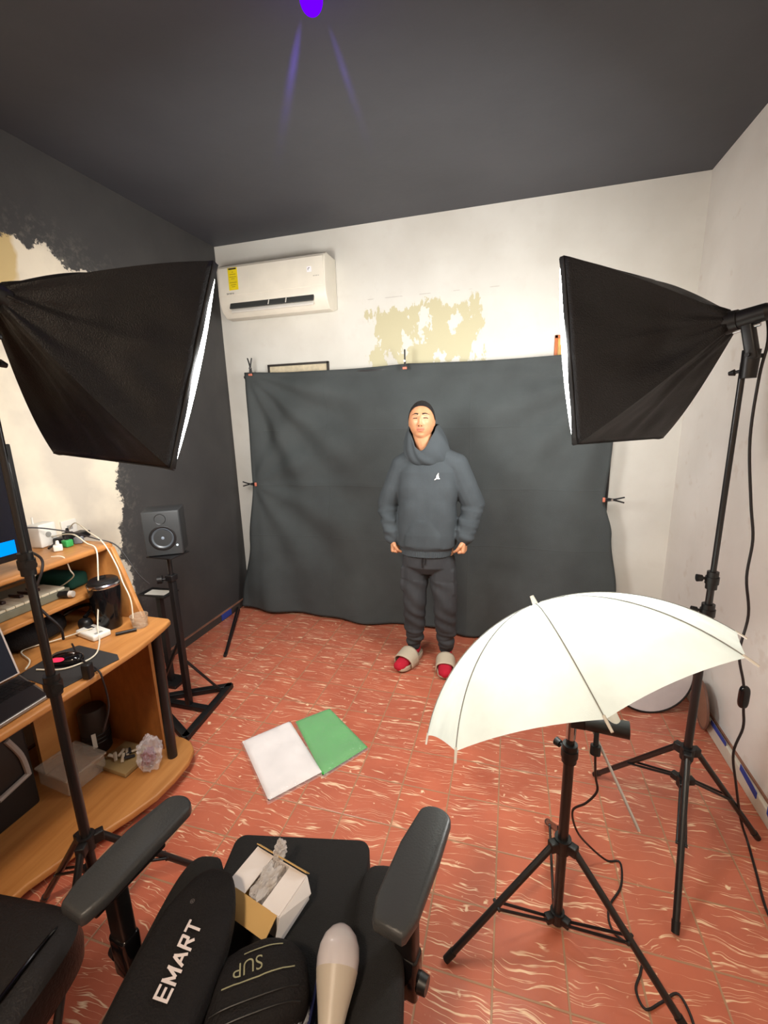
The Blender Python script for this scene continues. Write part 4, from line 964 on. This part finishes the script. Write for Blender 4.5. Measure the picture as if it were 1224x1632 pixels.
slab((0, Dp/2+.004, Hh+.006), (Wd, tk, .020), M_kr, 'flap', Matrix.Rotation(math.radians(35), 3, 'X'), 'kraft brown flap')
slab((-.004, -Dp/2-.020, Hh-.008), (Wd-.004, .046, tk), M_kr, 'flap', Matrix.Rotation(math.radians(24), 3, 'X'), 'kraft brown inner flap hanging forward')
b = B()
vs = [b.verts.new(p) for p in ((Wd/2+.002, -Dp/2, Hh), (Wd/2+.002, Dp/2, Hh), (Wd/2+.018, Dp/2-.01, Hh-.028), (Wd/2+.006, -Dp/2-.028, Hh-.045))]
b.faces.new(vs); o = obj('flap', b, M_wc, wb, local=True, smooth=False); so = o.modifiers.new('thickness', 'SOLIDIFY'); so.thickness = .0015
cp = thing('crumpled_wrap', 'crumpled clear plastic wrap stuffed in the white carton', 'plastic wrap', (-.520, .710, .53), math.radians(-12.5))
b = crump((-.002, 0, .028), (.024, .048, .026), .5, 5.5); obj('film', b, film_mat('crumpled film', (.86, .83, .82), .5), cp, local=True, angle=20)
b = crump((-.012, .056, .060), (.010, .016, .022), .6, 2.2); obj('film_tail', b, film_mat('crumpled film', (.86, .83, .82), .5), cp, local=True, angle=20)

# carry pouch with lettering
def pouch(name, c, size, ang, lab, e=.55, tilt=0, tiltx=0):
    th = thing(name, lab, 'bag', (c[0], c[1], c[2]-size[2]), 0)
    R3 = Matrix.Rotation(ang, 3, 'Z') @ Matrix.Rotation(tilt, 3, 'Y') @ Matrix.Rotation(tiltx, 3, 'X')
    def fn(p):
        k = 1-.22*(p.y/size[1])**2*(p.y > 0); q = V((p.x*k, p.y, p.z))
        q.z += .006*noise.noise(V((p.x*14, p.y*14, 3)))+.003*noise.noise(V((p.x*40, p.y*25, 1))); return q
    b = B(); superell(b, c, size, e, .75, M=R3, nu=72, nv=44, fn=fn); obj('body', b, M_nylon, th, angle=70)
    return th, R3
def on_pouch(b, c, size, R3, x0, y0, ang, e, lift=.0026):
    """lay flat lettering on the pouch's rounded upper side"""
    bmesh.ops.triangulate(b, faces=b.faces)
    ca, sa = math.cos(ang), math.sin(ang)
    for v in b.verts:
        x = x0+v.co.x*ca-v.co.y*sa; y = y0+v.co.x*sa+v.co.y*ca
        k = 1-.22*(y/size[1])**2*(y > 0); xx = x/k
        rho = (abs(xx/size[0])**(2/.75)+abs(y/size[1])**(2/.75))**(.75/2)
        rho = min(rho, .999); z = size[2]*(1-rho**(2/e))**(e/2)
        z += .006*noise.noise(V((xx*14, y*14, 3)))+.003*noise.noise(V((xx*40, y*25, 1)))
        v.co = V(c)+R3 @ V((x, y, z+lift+v.co.z))
    return b
def stroke_word(word, h, w, bw, gap, shear):
    """bold block capitals built from strokes, centred on the origin"""
    L = {'E': [(0, 0, 0, 1), (0, 0, 1, 0), (0, .5, .9, .5), (0, 1, 1, 1)], 'M': [(0, 0, 0, 1), (1.15, 0, 1.15, 1), (0, 1, .575, .15), (.575, .15, 1.15, 1)],
         'A': [(-.05, 0, .5, 1), (.5, 1, 1.05, 0), (.2, .32, .8, .32)], 'R': [(0, 0, 0, 1), (0, 1, .85, 1), (.9, .95, .9, .55), (0, .5, .85, .5), (.4, .5, 1, 0)], 'T': [(-.05, 1, 1.05, 1), (.5, 0, .5, 1)]}
    bb = B(); x = 0; tot = sum(w*(1.15 if c == 'M' else 1)+gap for c in word)-gap
    for c in word:
        for n_, (x0, y0, x1, y1) in enumerate(L[c]):
            a = V((x+x0*w, y0*h, 0)); e = V((x+x1*w, y1*h, 0)); d = (e-a).normalized(); q = V((-d.y, d.x, 0))*bw/2; ext = d*bw/2*(1 if abs(d.x*d.y) < .01 else 0)
            K = max(1, int((e-a).length/.004)); prev = None
            for k in range(K+1):
                p = (a-ext)+(e+ext-(a-ext))*k/K; cur = (bb.verts.new(p+q+V((0, 0, n_*.00005))), bb.verts.new(p-q+V((0, 0, n_*.00005))))
                if prev: bb.faces.new((prev[0], prev[1], cur[1], cur[0]))
                prev = cur
        x += w*(1.15 if c == 'M' else 1)+gap
    for v in bb.verts: v.co.x += shear*v.co.y-tot/2; v.co.y -= h/2
    return bb
E_c = (-.582, .480, .612); E_s = (.082, .185, .048); E_a = math.radians(10)
em, RE3 = pouch('carry_pouch', E_c, E_s, E_a, 'long black carry pouch with white lettering lying on the left of the chair', tilt=.12)
b = on_pouch(stroke_word('EMART', .025, .0165, .0050, .0080, .15), E_c, E_s, RE3, .010, -.006, math.radians(90), .55); obj('lettering', b, M_print, em, smooth=False)
b = on_pouch(text_bm('®', .012), E_c, E_s, RE3, -.018, .094, math.radians(90), .55); obj('small_mark', b, mat('dim print', (110, 104, 104), .6), em, smooth=False)
b = B(); tube(b, [V(E_c)+RE3 @ V((E_s[0]*.985*math.cos(a)*(1-.22*math.sin(a)**2*(math.sin(a) > 0)), E_s[1]*.99*math.sin(a), 0)) for a in [k*PI/14-.9 for k in range(26)]], .0028, 8, 2); obj('piping', b, mat('grey piping', (60, 66, 64), .6), em)
S_c = (-.432, .515, .560); S_s = (.100, .078, .052); S_a = math.radians(32)
su, RS3 = pouch('sling_bag', S_c, S_s, S_a, 'small black bag with reflective upside-down lettering between the pouch and the bulb', tilt=0, tiltx=0)
M_ref = mat('reflective print', (150, 148, 118), .5)
def outline_text(): return text_bm('SUP', .034, -.0002)
sb_a = math.radians(180)
b = on_pouch(outline_text(), S_c, S_s, RS3, -.012, .022, sb_a, .55); obj('lettering', b, M_ref, su, smooth=False)
for y_, x0_, x1_ in ((.0445, -.02, .055), (-.001, -.06, .075)):
    b = B(); prism(b, [(x0_+(x1_-x0_)*k/12, -.0011) for k in range(13)]+[(x1_-(x1_-x0_)*k/12, .0011) for k in range(13)], 0, .0002)
    b = on_pouch(b, S_c, S_s, RS3, 0, y_, 0, .55); obj('reflective_line', b, M_ref, su, smooth=False)
for y_ in (-.03, -.05):
    b = B(); tube(b, [V(S_c)+RS3 @ V((x_, y_, S_s[2]*(1-min(.999, (abs(x_/S_s[0])**2.67+abs(y_/S_s[1])**2.67)**.375)**3.64)**.275+.001)) for x_ in [k*.016-.08 for k in range(11)]], .002, 8, 2); obj('seam', b, M_black, su)

# big LED bulb lying on the seat, plus bag of hardware
bu = thing('led_bulb', 'large unlit white LED bulb lying on the chair seat', 'bulb', (-.30, .56, .55))
p0, p1 = V((-.305, .640, .600)), V((-.268, .462, .545)); dz = (p0-p1).normalized(); Mq = Matrix.Translation(p1) @ dz.to_track_quat('Z', 'Y').to_matrix().to_4x4()
b = B(); lathe(b, [(.041, .128), (.0425, .145), (.0405, .163), (.033, .180), (.021, .192), (.009, .198), (.001, .199)], Mq, 40); obj('dome', b, mat('milky bulb dome', (206, 200, 204), .22, coat=.3), bu)
b = B(); lathe(b, [(.017, .0), (.0175, .02), (.021, .045), (.028, .075), (.0375, .110), (.041, .128)], Mq, 40); obj('housing', b, mat('satin bulb body', (190, 180, 166), .4), bu)
b = B(); lathe(b, [(.013, -.026), (.0135, 0), (.017, .0)], Mq, 30); obj('screw_base', b, M_chrome, bu)
b = B(); box(b, (-.330, .545, .525), (.006, .10, .040), Matrix.Rotation(.18, 3, 'Z'), .001); tag(obj('card_sleeve', b, mat('navy card', (18, 26, 70), .5)), 'thin navy blue card standing beside the big bulb', 'card')
hb_ = thing('hardware_bag', 'little clear bag of metal hardware at the bottom photo edge left of the bulb', 'bag', (-.352, .520, .507))
b = crump((-.350, .510, .545), (.018, .038, .030), .55, 4.7); obj('film', b, film_mat('small bag film', (.75, .78, .86), .35), hb_, angle=20)
random.seed(5)
for k in range(4):
    b = B(); a = random.uniform(0, 3); c = V((-.350+random.uniform(-.008, .008), .505+random.uniform(-.02, .02), .553+random.uniform(-.008, .012))); d = V((math.cos(a), math.sin(a), .2))*.012
    cyl(b, c-d, c+d, .0028, .0028, 10); obj('screw', b, M_chrome, hb_)

# second black chair at the bottom left
c2 = thing('office_chair', 'black leatherette office chair in the bottom left corner, seat with seams', 'chair', (-1.10, .27, 0), math.radians(6))
b = B(); superell(b, (0, .02, .475), (.235, .265, .062), .35, .35, nu=64, nv=28, fn=lambda p: V((p.x, p.y, p.z-.006*math.exp(-((p.y-.10)/.008)**2)*(p.z > 0)-.006*math.exp(-((p.y+.02)/.008)**2)*(p.z > 0)))); obj('seat', b, M_leather, c2, local=True)
for sx in (-1, 1):
    b = B(); tube(b, [(sx*.175, -.22, .538), (sx*.178, .0, .540), (sx*.172, .20, .536), (sx*.165, .262, .505)], .0045, 8, 6); obj('piping', b, M_blk_gloss, c2, local=True)
b = B(); cyl(b, (0, 0, .10), (0, 0, .43), .028, .028, 20); obj('gas_column', b, M_black, c2, local=True)
for k in range(5):
    a = k*2*PI/5+.9; d = V((math.cos(a), math.sin(a), 0)); b = B(); cyl(b, V((0, 0, .105)), V((0, 0, .070))+d*.24, .026, .016, 12); L = obj('base_leg', b, M_black, c2, local=True)
    b = B(); s_ = d.cross(V((0, 0, 1))); cyl(b, d*.24+V((0, 0, .030))-s_*.022, d*.24+V((0, 0, .030))+s_*.022, .029, .029, 18); obj('caster', b, M_black, L, local=True)
b = B(); superell(b, (0, -.34, .78), (.225, .05, .30), .4, .4, M=Matrix.Rotation(.15, 3, 'X')); obj('backrest', b, M_leather, c2, local=True)
b = B(); box(b, (0, -.28, .50), (.06, .10, .16), None, .01); obj('backrest_bar', b, M_black, c2, local=True)

# ------------------------------------------------------------------ the standing person
pe = thing('person', 'person in a dark hoodie and trousers standing before the backdrop, chin raised, fists closed', 'person', (-.48, 2.63, 0))
HC = V((-.507, 2.585, 1.612))
HR = Matrix.Rotation(math.radians(5), 3, 'Z') @ Matrix.Rotation(math.radians(-9), 3, 'X')
def H(x, y, z): return HC+HR @ V((x, y, z))
sk = B()
def he(c, s, r=None): ellip(sk, H(*c), s, HR @ r if r else HR, 28)
G_ = lambda v_, c_, w_: math.exp(-((v_-c_)/w_)**2)
def face_bump(x, z):
    X_ = abs(x)
    d = .017*G_(x, 0, .0095)*G_(z, -.030, .013)+.011*G_(x, 0, .009)*G_(z, -.006, .020)
    d += .009*G_(X_, .013, .007)*G_(z, -.034, .008)+.0045*G_(z, .027, .009)*G_(X_, .027, .022)
    d += -.009*G_(X_, .030, .014)*G_(z, .009, .011)+.005*G_(X_, .030, .011)*G_(z, .007, .0065)
    d += .005*G_(X_, .044, .016)*G_(z, -.018, .018)+.0045*G_(x, 0, .021)*(G_(z, -.056, .0045)+G_(z, -.067, .005))-.003*G_(x, 0, .02)*G_(z, -.0615, .0022)
    d += .006*G_(x, 0, .019)*G_(z, -.096, .013)-.003*G_(x, 0, .02)*G_(z, -.079, .006)+.003*G_(x, 0, .03)*G_(z, -.058, .02)
    return d
def head_pt(ux, uy, uz, k=1.0, bump=True):
    z = .113*uz; lo = max(0, -uz); w_ = .0765*(1-.15*lo**2.6)*(1+.03*uz); x = w_*ux
    y = (.093*uy*(1-.42*lo) if uy > 0 else .088*uy*(1-.04*lo))+.010
    if uy < 0 and bump: y -= face_bump(x, z)*min(1, -uy*2.2)
    if uy < 0 and lo: y += .0
    return H(x*k, .010+(y-.010)*k, z*k)
def surf_pt(x, z, off=0):
    uz = z/.113; lo = max(0, -uz); w_ = .0765*(1-.15*lo**2.6)*(1+.03*uz); ux = x/w_; uy = -math.sqrt(max(.01, 1-ux*ux-uz*uz))
    y = .088*uy*(1-.04*lo)+.010-face_bump(x, z)*min(1, -uy*2.2); return H(x, y-off, z)
def headmesh(bm, k=1.0, bump=True):
    def f(i, j):
        a = 2*PI*i; b_ = -PI/2+PI*(.002+.996*j); c_ = math.cos(b_); sq = lambda v_: math.copysign(abs(v_)**.92, v_)
        return head_pt(c_*sq(math.cos(a)), c_*sq(math.sin(a)), math.sin(b_), k, bump)
    Gd = grid(bm, f, 110, 90, True); bm.faces.new([g[0] for g in Gd]); bm.faces.new([g[-1] for g in Gd])
headmesh(sk)
for s in (-1, 1): he((s*.0735, .012, -.002), (.007, .016, .027)); he((s*.0735, .012, -.022), (.006, .009, .010))
capsule(sk, H(0, .02, -.07), (-.485, 2.640, 1.40), .055, .064)
# trunk and limbs under the clothes
for a, b2, r0, r1 in (((-.48, 2.635, 1.28), (-.482, 2.63, .95), .09, .11), ((-.58, 2.640, 1.30), (-.38, 2.640, 1.305), .05, .05), ((-.482, 2.63, .95), (-.485, 2.63, .82), .12, .12)):
    capsule(sk, a, b2, r0, r1)
ELB = {-1: V((-.748, 2.665, 1.085)), 1: V((-.205, 2.665, 1.10))}; SHO = {-1: V((-.640, 2.640, 1.335)), 1: V((-.312, 2.640, 1.345))}
WRI = {-1: V((-.698, 2.590, .880)), 1: V((-.250, 2.590, .898))}
KNE = {-1: V((-.570, 2.620, .455)), 1: V((-.370, 2.620, .455))}; ANK = {-1: V((-.585, 2.665, .095)), 1: V((-.368, 2.665, .095))}; HIP = {-1: V((-.560, 2.635, .80)), 1: V((-.400, 2.635, .80))}
FD = {-1: V((-.30, -.95, 0)).normalized(), 1: V((.10, -.99, 0)).normalized()}
for s in (-1, 1):
    capsule(sk, SHO[s], ELB[s], .048, .038); capsule(sk, ELB[s], WRI[s], .038, .024)
    capsule(sk, HIP[s], KNE[s], .080, .055); capsule(sk, KNE[s], ANK[s], .052, .035)
    h0 = ANK[s]+V((0, .02, -.035)); f1 = ANK[s]+FD[s]*.13; f1.z = .048; f2 = ANK[s]+FD[s]*.20; f2.z = .042
    capsule(sk, h0, f1, .032, .030); capsule(sk, f1, f2, .034, .026); capsule(sk, f1+V((s*.018, 0, 0)), f2+V((s*.014, 0, 0)), .024, .020)
    # hand: palm and curled fingers, thumb closing over them
    W_ = WRI[s]; dn = V((s*-.10, -.10, -1)).normalized(); out = V((s*1.0, -.15, -.05)); out = (out-dn*out.dot(dn)).normalized(); frd = dn.cross(out)*(1 if dn.cross(out).y < 0 else -1)
    # palm lies in dn/frd plane, its back faces outward
    K = W_+dn*.080
    for q in (-1.5, -.5, .5, 1.5):
        base = W_+dn*.018-frd*(-q)*.012; kn_ = W_+dn*(.078-.003*abs(q-.5))+frd*q*.0185+out*.008
        capsule(sk, base, kn_, .017, .0125, 12)
        inn = -out; L1, L2, L3 = (.030, .022, .015) if q < 1 else (.026, .018, .013)
        p1 = kn_+(dn*.35+inn*.94)*L1; p2 = p1+(dn*-.85+inn*.25)*L2; p3 = p2+(dn*-.55+out*.75)*L3
        capsule(sk, kn_, p1, .0100, .0092, 12); capsule(sk, p1, p2, .0090, .0082, 12); capsule(sk, p2, p3, .0080, .0070, 12)
    t0 = W_+dn*.022+frd*.020; t1 = W_+dn*.045+frd*.042-out*.010; t2 = t1+dn*.026-out*.016-frd*.002; t3 = t2+dn*.014-out*.018-frd*.010
    capsule(sk, t0, t1, .015, .0125, 12); capsule(sk, t1, t2, .0115, .0100, 12); capsule(sk, t2, t3, .0095, .0080, 12)
sk = fuse(sk, .0029, 2, .5)
M_skin = NT('warm skin'); P, X, Y, Z = M_skin.pos()
M_skin.set(M_skin.b.inputs['Base Color'], M_skin.mix(M_skin.ramp(M_skin.noise(P, 30.0, 4), .3, .7), lin((186, 130, 94)), lin((198, 142, 104))))
M_skin.b.inputs['Roughness'].default_value = .48; M_skin.b.inputs['Subsurface Weight'].default_value = .08; M_skin.b.inputs['Subsurface Radius'].default_value = (.01, .004, .002)
M_skin.bump(M_skin.noise(P, 400.0, 2), .1, .002); M_skin = M_skin.m
M_lip = mat('lips', (168, 104, 82), .5); M_stub = mat('stubbled skin', (176, 126, 94), .6); M_lash = mat('closed eye line', (66, 40, 30), .6)
bmesh.ops.recalc_face_normals(sk, faces=sk.faces); HI = HR.inverted()
for f in sk.faces:
    q = HI @ (f.calc_center_median()-HC)
    if q.y < -.040:
        x_ = abs(q.x)
        if x_ < .023 and -.0715 < q.z-.003*x_/.023 < -.0525 and q.y < -.06: f.material_index = 1
        elif x_ < .028 and -.0525 <= q.z < -.0455: f.material_index = 2
        elif x_ < .022 and -.108 < q.z < -.090: f.material_index = 2
        elif .017 < x_ < .044 and abs(q.z-.0055+6*(x_-.030)**2) < .0033: f.material_index = 3
        elif .0045 < x_ < .0115 and abs(q.z+.0405) < .0028: f.material_index = 3
obj('body', sk, [M_skin, M_lip, M_stub, M_lash], pe, angle=180, recalc=False)
M_hair = mat('short black hair', (22, 18, 18), .7, bump=.6, bscale=500)
b = B(); headmesh(b, 1.045, False)
bmesh.ops.bisect_plane(b, geom=b.verts[:]+b.edges[:]+b.faces[:], plane_co=H(0, -.042, .052), plane_no=HR @ V((0, -.80, -.60)), clear_outer=True)
o = obj('hair', b, M_hair, pe, label='short black hair', angle=80)
for s in (-1, 1):
    b = B(); tube(b, [surf_pt(s*.012, .0270, .0002), surf_pt(s*.029, .0305, .0002), surf_pt(s*.050, .0245, .0000)], lambda t_: .0048-.0022*t_, 8, 5); obj('eyebrow', b, M_hair, pe)
M_hood = cloth_mat('charcoal fleece', (60, 65, 68), 0, .35, .95, 330)
M_trou = cloth_mat('dark grey cotton', (54, 55, 57), 0, .3, .95, 380)
hb3 = B()
# torso as stacked ellipses
def stack(bm, rows, seg=40):
    rings = []
    for (cx, cy, z, rx, ry, pw) in rows:
        r = []
        for k in range(seg):
            a = 2*PI*k/seg; ca, sa = math.cos(a), math.sin(a)
            r.append(bm.verts.new((cx+rx*math.copysign(abs(ca)**pw, ca), cy+ry*math.copysign(abs(sa)**pw, sa), z)))
        rings.append(r)
    for a, c in zip(rings, rings[1:]):
        for k in range(seg): bm.faces.new((a[k], a[(k+1) % seg], c[(k+1) % seg], c[k]))
    bm.faces.new(rings[0][::-1]); bm.faces.new(rings[-1])
stack(hb3, [(-.490, 2.63, .790, .158, .125, .85), (-.490, 2.63, .830, .168, .132, .85), (-.488, 2.63, .845, .186, .142, .85), (-.485, 2.63, .95, .186, .140, .85), (-.482, 2.63, 1.10, .180, .135, .8), (-.478, 2.635, 1.22, .186, .132, .8),
     (-.477, 2.635, 1.31, .182, .120, .85), (-.476, 2.64, 1.37, .150, .100, .9), (-.476, 2.64, 1.41, .095, .085, 1)])
for s in (-1, 1):
    capsule(hb3, SHO[s]+V((s*.002, 0, .0)), SHO[s]+(ELB[s]-SHO[s])*.55, .074, .076)
    capsule(hb3, SHO[s]+(ELB[s]-SHO[s])*.5, ELB[s], .077, .070)
    n_ = 6
    for k in range(n_):
        p = ELB[s]+(WRI[s]-ELB[s])*(k/n_*.92); r = .071-.012*k/n_+(.005 if k % 2 else -.001)
        ellip(hb3, p, (r, r*.97, .034), Matrix.Rotation(.15*s*(1 if k % 2 else -1), 3, 'Y'), 24)
        capsule(hb3, p, ELB[s]+(WRI[s]-ELB[s])*((k+1)/n_*.92), r-.006, r-.010)
    capsule(hb3, ELB[s]+(WRI[s]-ELB[s])*.86, WRI[s]+(WRI[s]-ELB[s]).normalized()*.004, .047, .040)
capsule(hb3, (-.478, 2.645, 1.415), SHO[-1], .080, .074); capsule(hb3, (-.478, 2.645, 1.415), SHO[1], .080, .074)
# kangaroo pocket
stack(hb3, [(-.490, 2.515, .855, .120, .030, .8), (-.490, 2.512, .93, .110, .030, .8), (-.488, 2.515, 1.02, .066, .026, .8)])
hb3 = fuse(hb3, .006, 5, .5)
for v in hb3.verts:
    p = v.co; n_ = v.normal if v.normal.length else V((0, 0, 1))
    f = .0035*noise.noise(V((p.x*9, p.y*6, p.z*11)))+.0025*noise.noise(V((p.x*22, p.y*10, p.z*13+5)))
    if abs(p.x+.48) > .20: f += .004*math.sin(p.z*85+p.x*30)*max(0, min(1, (1.12-p.z)*8))
    # drag folds from the armpits
    f += .004*math.sin((p.x+.48)*28*(1 if p.x > -.48 else -1)+p.z*34)*math.exp(-((abs(p.x+.48)-.13)/.07)**2)*math.exp(-((p.z-1.12)/.16)**2)
    v.co = p+n_*f
ho = obj('hoodie', hb3, M_hood, pe, angle=180)
b = B(); 
def rib_band(z0, z1, grow):
    def f(i, j):
        a = 2*PI*i; z = z0+(z1-z0)*j; k = grow+.0015*math.sin(i*2*PI*80); return V((-.490+(.160+k)*math.copysign(abs(math.cos(a))**.85, math.cos(a)), 2.63+(.127+k)*math.copysign(abs(math.sin(a))**.85, math.sin(a)), z))
    grid(b, f, 240, 4, True)
rib_band(.790, .838, .004); obj('hem_band', b, M_hood, ho)
# hood: thick fabric standing round the neck and the back of the head, open in a V at the front
b = B()
def hood(i, j):
    # i runs round from front centre to front centre, j up the cloth
    a = -PI/2+2*PI*i; w_ = (math.cos(a+PI/2)+1)/2          # w_ = 1 at the front, 0 at the back
    zt = 1.590-.150*w_**5; zb = 1.350+.03*(1-w_)

    z = zb+(zt-zb)*j; rx = .118-.033*j+.022*math.sin(PI*j**.7); ry = .084+.010*j+.026*math.sin(PI*j**.7)
    fl = 1+.10*math.sin(j*PI)*(1-w_)
    cx = -.478+(-.504+.478)*j; cy = 2.632+(-.010)*j
    wr = .004*math.sin(9*a+7*j)
    return V((cx+(rx*fl+wr)*math.cos(a), cy+(ry*fl+wr)*math.sin(a)*(1.0 if math.sin(a) > 0 else .98), z))
grid(b, hood, 72, 18, True)
o = obj('hood', b, M_hood, ho, angle=180); so = o.modifiers.new('thickness', 'SOLIDIFY'); so.thickness = .011; so.offset = 0; sm_ = o.modifiers.new('round', 'SUBSURF'); sm_.levels = 1; sm_.render_levels = 1
# chest emblem: small leaping silhouette
b = B(); ec = V((-.405, 2.505, 1.285)); k = .00058
pts = [(8, 30), (12, 27), (9, 18), (7, 10), (8, 4), (14, -4), (20, -8), (17, -12), (10, -9), (4, -5), (-2, -9), (-8, -14), (-14, -18), (-18, -15), (-12, -9), (-6, -3), (-2, 2), (0, 8), (-3, 14), (1, 18), (4, 22)]
tri_ = []
vs = [b.verts.new((ec.x+x*k*1.5, 2.48, ec.z+y*k*1.5)) for x, y in pts]; f = b.faces.new(vs); bmesh.ops.triangulate(b, faces=[f])
bmesh.ops.subdivide_edges(b, edges=b.edges, cuts=2)
from mathutils.bvhtree import BVHTree
dg = bpy.context.evaluated_depsgraph_get(); dg.update(); hm = ho.data; bv = BVHTree.FromPolygons([ho.matrix_local.translation+v.co+pe.location for v in hm.vertices], [p.vertices[:] for p in hm.polygons])
for v in b.verts:
    h = bv.ray_cast(V((v.co.x, 2.2, v.co.z)), V((0, 1, 0))); 
    if h[0]: v.co.y = h[0].y-.0018
obj('chest_emblem', b, mat('white embroidery', (236, 228, 218), .6), ho, smooth=False)
# trousers
tb = B(); stack(tb, [(-.484, 2.632, .66, .090, .080, .95), (-.484, 2.632, .71, .158, .116, .9), (-.486, 2.632, .80, .156, .118, .85), (-.486, 2.632, .86, .145, .112, .85)])
for s in (-1, 1):
    h = HIP[s]+V((s*.004, 0, -.06)); m1 = h+(KNE[s]-h)*.5
    capsule(tb, h, m1, .088, .086); capsule(tb, m1, KNE[s], .086, .078); capsule(tb, KNE[s], KNE[s]+(ANK[s]-KNE[s])*.5, .077, .070)
    c_ = KNE[s]+(ANK[s]-KNE[s])*.5
    for k in range(5):
        p = c_+(ANK[s]-c_)*(k/5.5); r = .070-.0035*k+(.004 if k % 2 else 0); ellip(tb, p, (r, r*1.02, .034), Matrix.Rotation(.2*(1 if k % 2 else -1), 3, 'Y'), 24)
    capsule(tb, c_, ANK[s]+V((0, 0, .020)), .064, .047)
    box(tb, h+V((s*.075, .0, -.13)), (.03, .13, .17), Matrix.Rotation(s*-.03, 3, 'Y'), .008)
tb = fuse(tb, .006, 4, .5)
for v in tb.verts:
    p = v.co; n_ = v.normal; f = .004*noise.noise(V((p.x*8, p.y*8, p.z*10)))
    if p.z < .62: f += .0035*math.sin(p.z*60+p.x*40+3*noise.noise(V((p.x*6, 0, p.z*6))))
    v.co = p+n_*f
tr = obj('trousers', tb, M_trou, pe, angle=180)
b = B(); tube(b, [(-.492, 2.508, .80), (-.497, 2.504, .76), (-.494, 2.506, .72)], .003, 8, 4); tube(b, [(-.480, 2.508, .80), (-.476, 2.504, .765), (-.479, 2.506, .74)], .003, 8, 4); obj('drawstring', b, M_black, tr)
M_sock = cloth_mat('crimson sock', (168, 30, 48), 0, .3, .9, 300); M_slide = mat('beige foam', (186, 172, 150), .6, bump=.1, bscale=80)
for s in (-1, 1):
    sb_ = B(); h0 = ANK[s]+V((0, .02, -.030)); f1 = ANK[s]+FD[s]*.13; f1.z = .053; f2 = ANK[s]+FD[s]*.195; f2.z = .049
    capsule(sb_, ANK[s]+V((0, 0, .06)), h0, .040, .038); capsule(sb_, h0, f1, .037, .036); capsule(sb_, f1+V((.012, 0, -.004)), f2+V((.012, 0, -.006)), .034, .030); capsule(sb_, f1+V((0, 0, -.003)), f2+FD[s]*.006+V((0, 0, -.005)), .035, .031); capsule(sb_, f1+V((-.012, 0, -.004)), f2+V((-.012, 0, -.006)), .034, .030)
    sb_ = fuse(sb_, .004, 4, .5); obj('sock', sb_, M_sock, pe, label='crimson red sock', angle=180)
    # slide sandal: thick sole with raised edge and a broad upper band
    d = FD[s]; sd = V((-d.y, d.x, 0)); O_ = ANK[s]+V((0, 0, -ANK[s].z))
    def outl(k_):
        a = 2*PI*k_; y = .090+.150*math.sin(a); wid = .056+.008*math.sin(a)-.006*math.cos(2*a); return y, wid*math.copysign(abs(math.cos(a))**.8, math.cos(a))
    b = B(); rows = [(0.92, .003), (1.0, .008), (1.03, .018), (1.02, .034), (.96, .040), (.90, .034), (.5, .030), (.02, .030)]
    def f(i, j):
        t_ = j*(len(rows)-1); k0 = min(int(t_), len(rows)-2); fr_ = t_-k0; sc_ = rows[k0][0]*(1-fr_)+rows[k0+1][0]*fr_; z = rows[k0][1]*(1-fr_)+rows[k0+1][1]*fr_
        y, x = outl(i); y = .090+(y-.090)*sc_; x *= sc_; return O_+d*(y-.02)+sd*x+V((0, 0, z+.010*max(0, (y-.16)/.08)))
    grid(b, f, 48, 21, True)
    bot = [v for v in b.verts if abs(v.co.z-.003) < .0015]
    so_ = obj('slide_sandal', b, M_slide, pe, label='beige foam slide sandal', angle=60)
    b = B()
    def f2_(i, j):
        a = PI*i; y = .085+.085*j; k_ = .5+.12*math.sin(PI*i); hgt = .096-.020*j; ww = .065-.002*j
        return O_+d*(y-.02+.020*math.sin(a)*(j-.2))+sd*(ww*math.cos(a))+V((0, 0, .018+hgt*math.sin(a)**.55))
    grid(b, f2_, 28, 8); o = obj('upper_band', b, M_slide, so_, angle=180); so = o.modifiers.new('thickness', 'SOLIDIFY'); so.thickness = .008; so.offset = 1
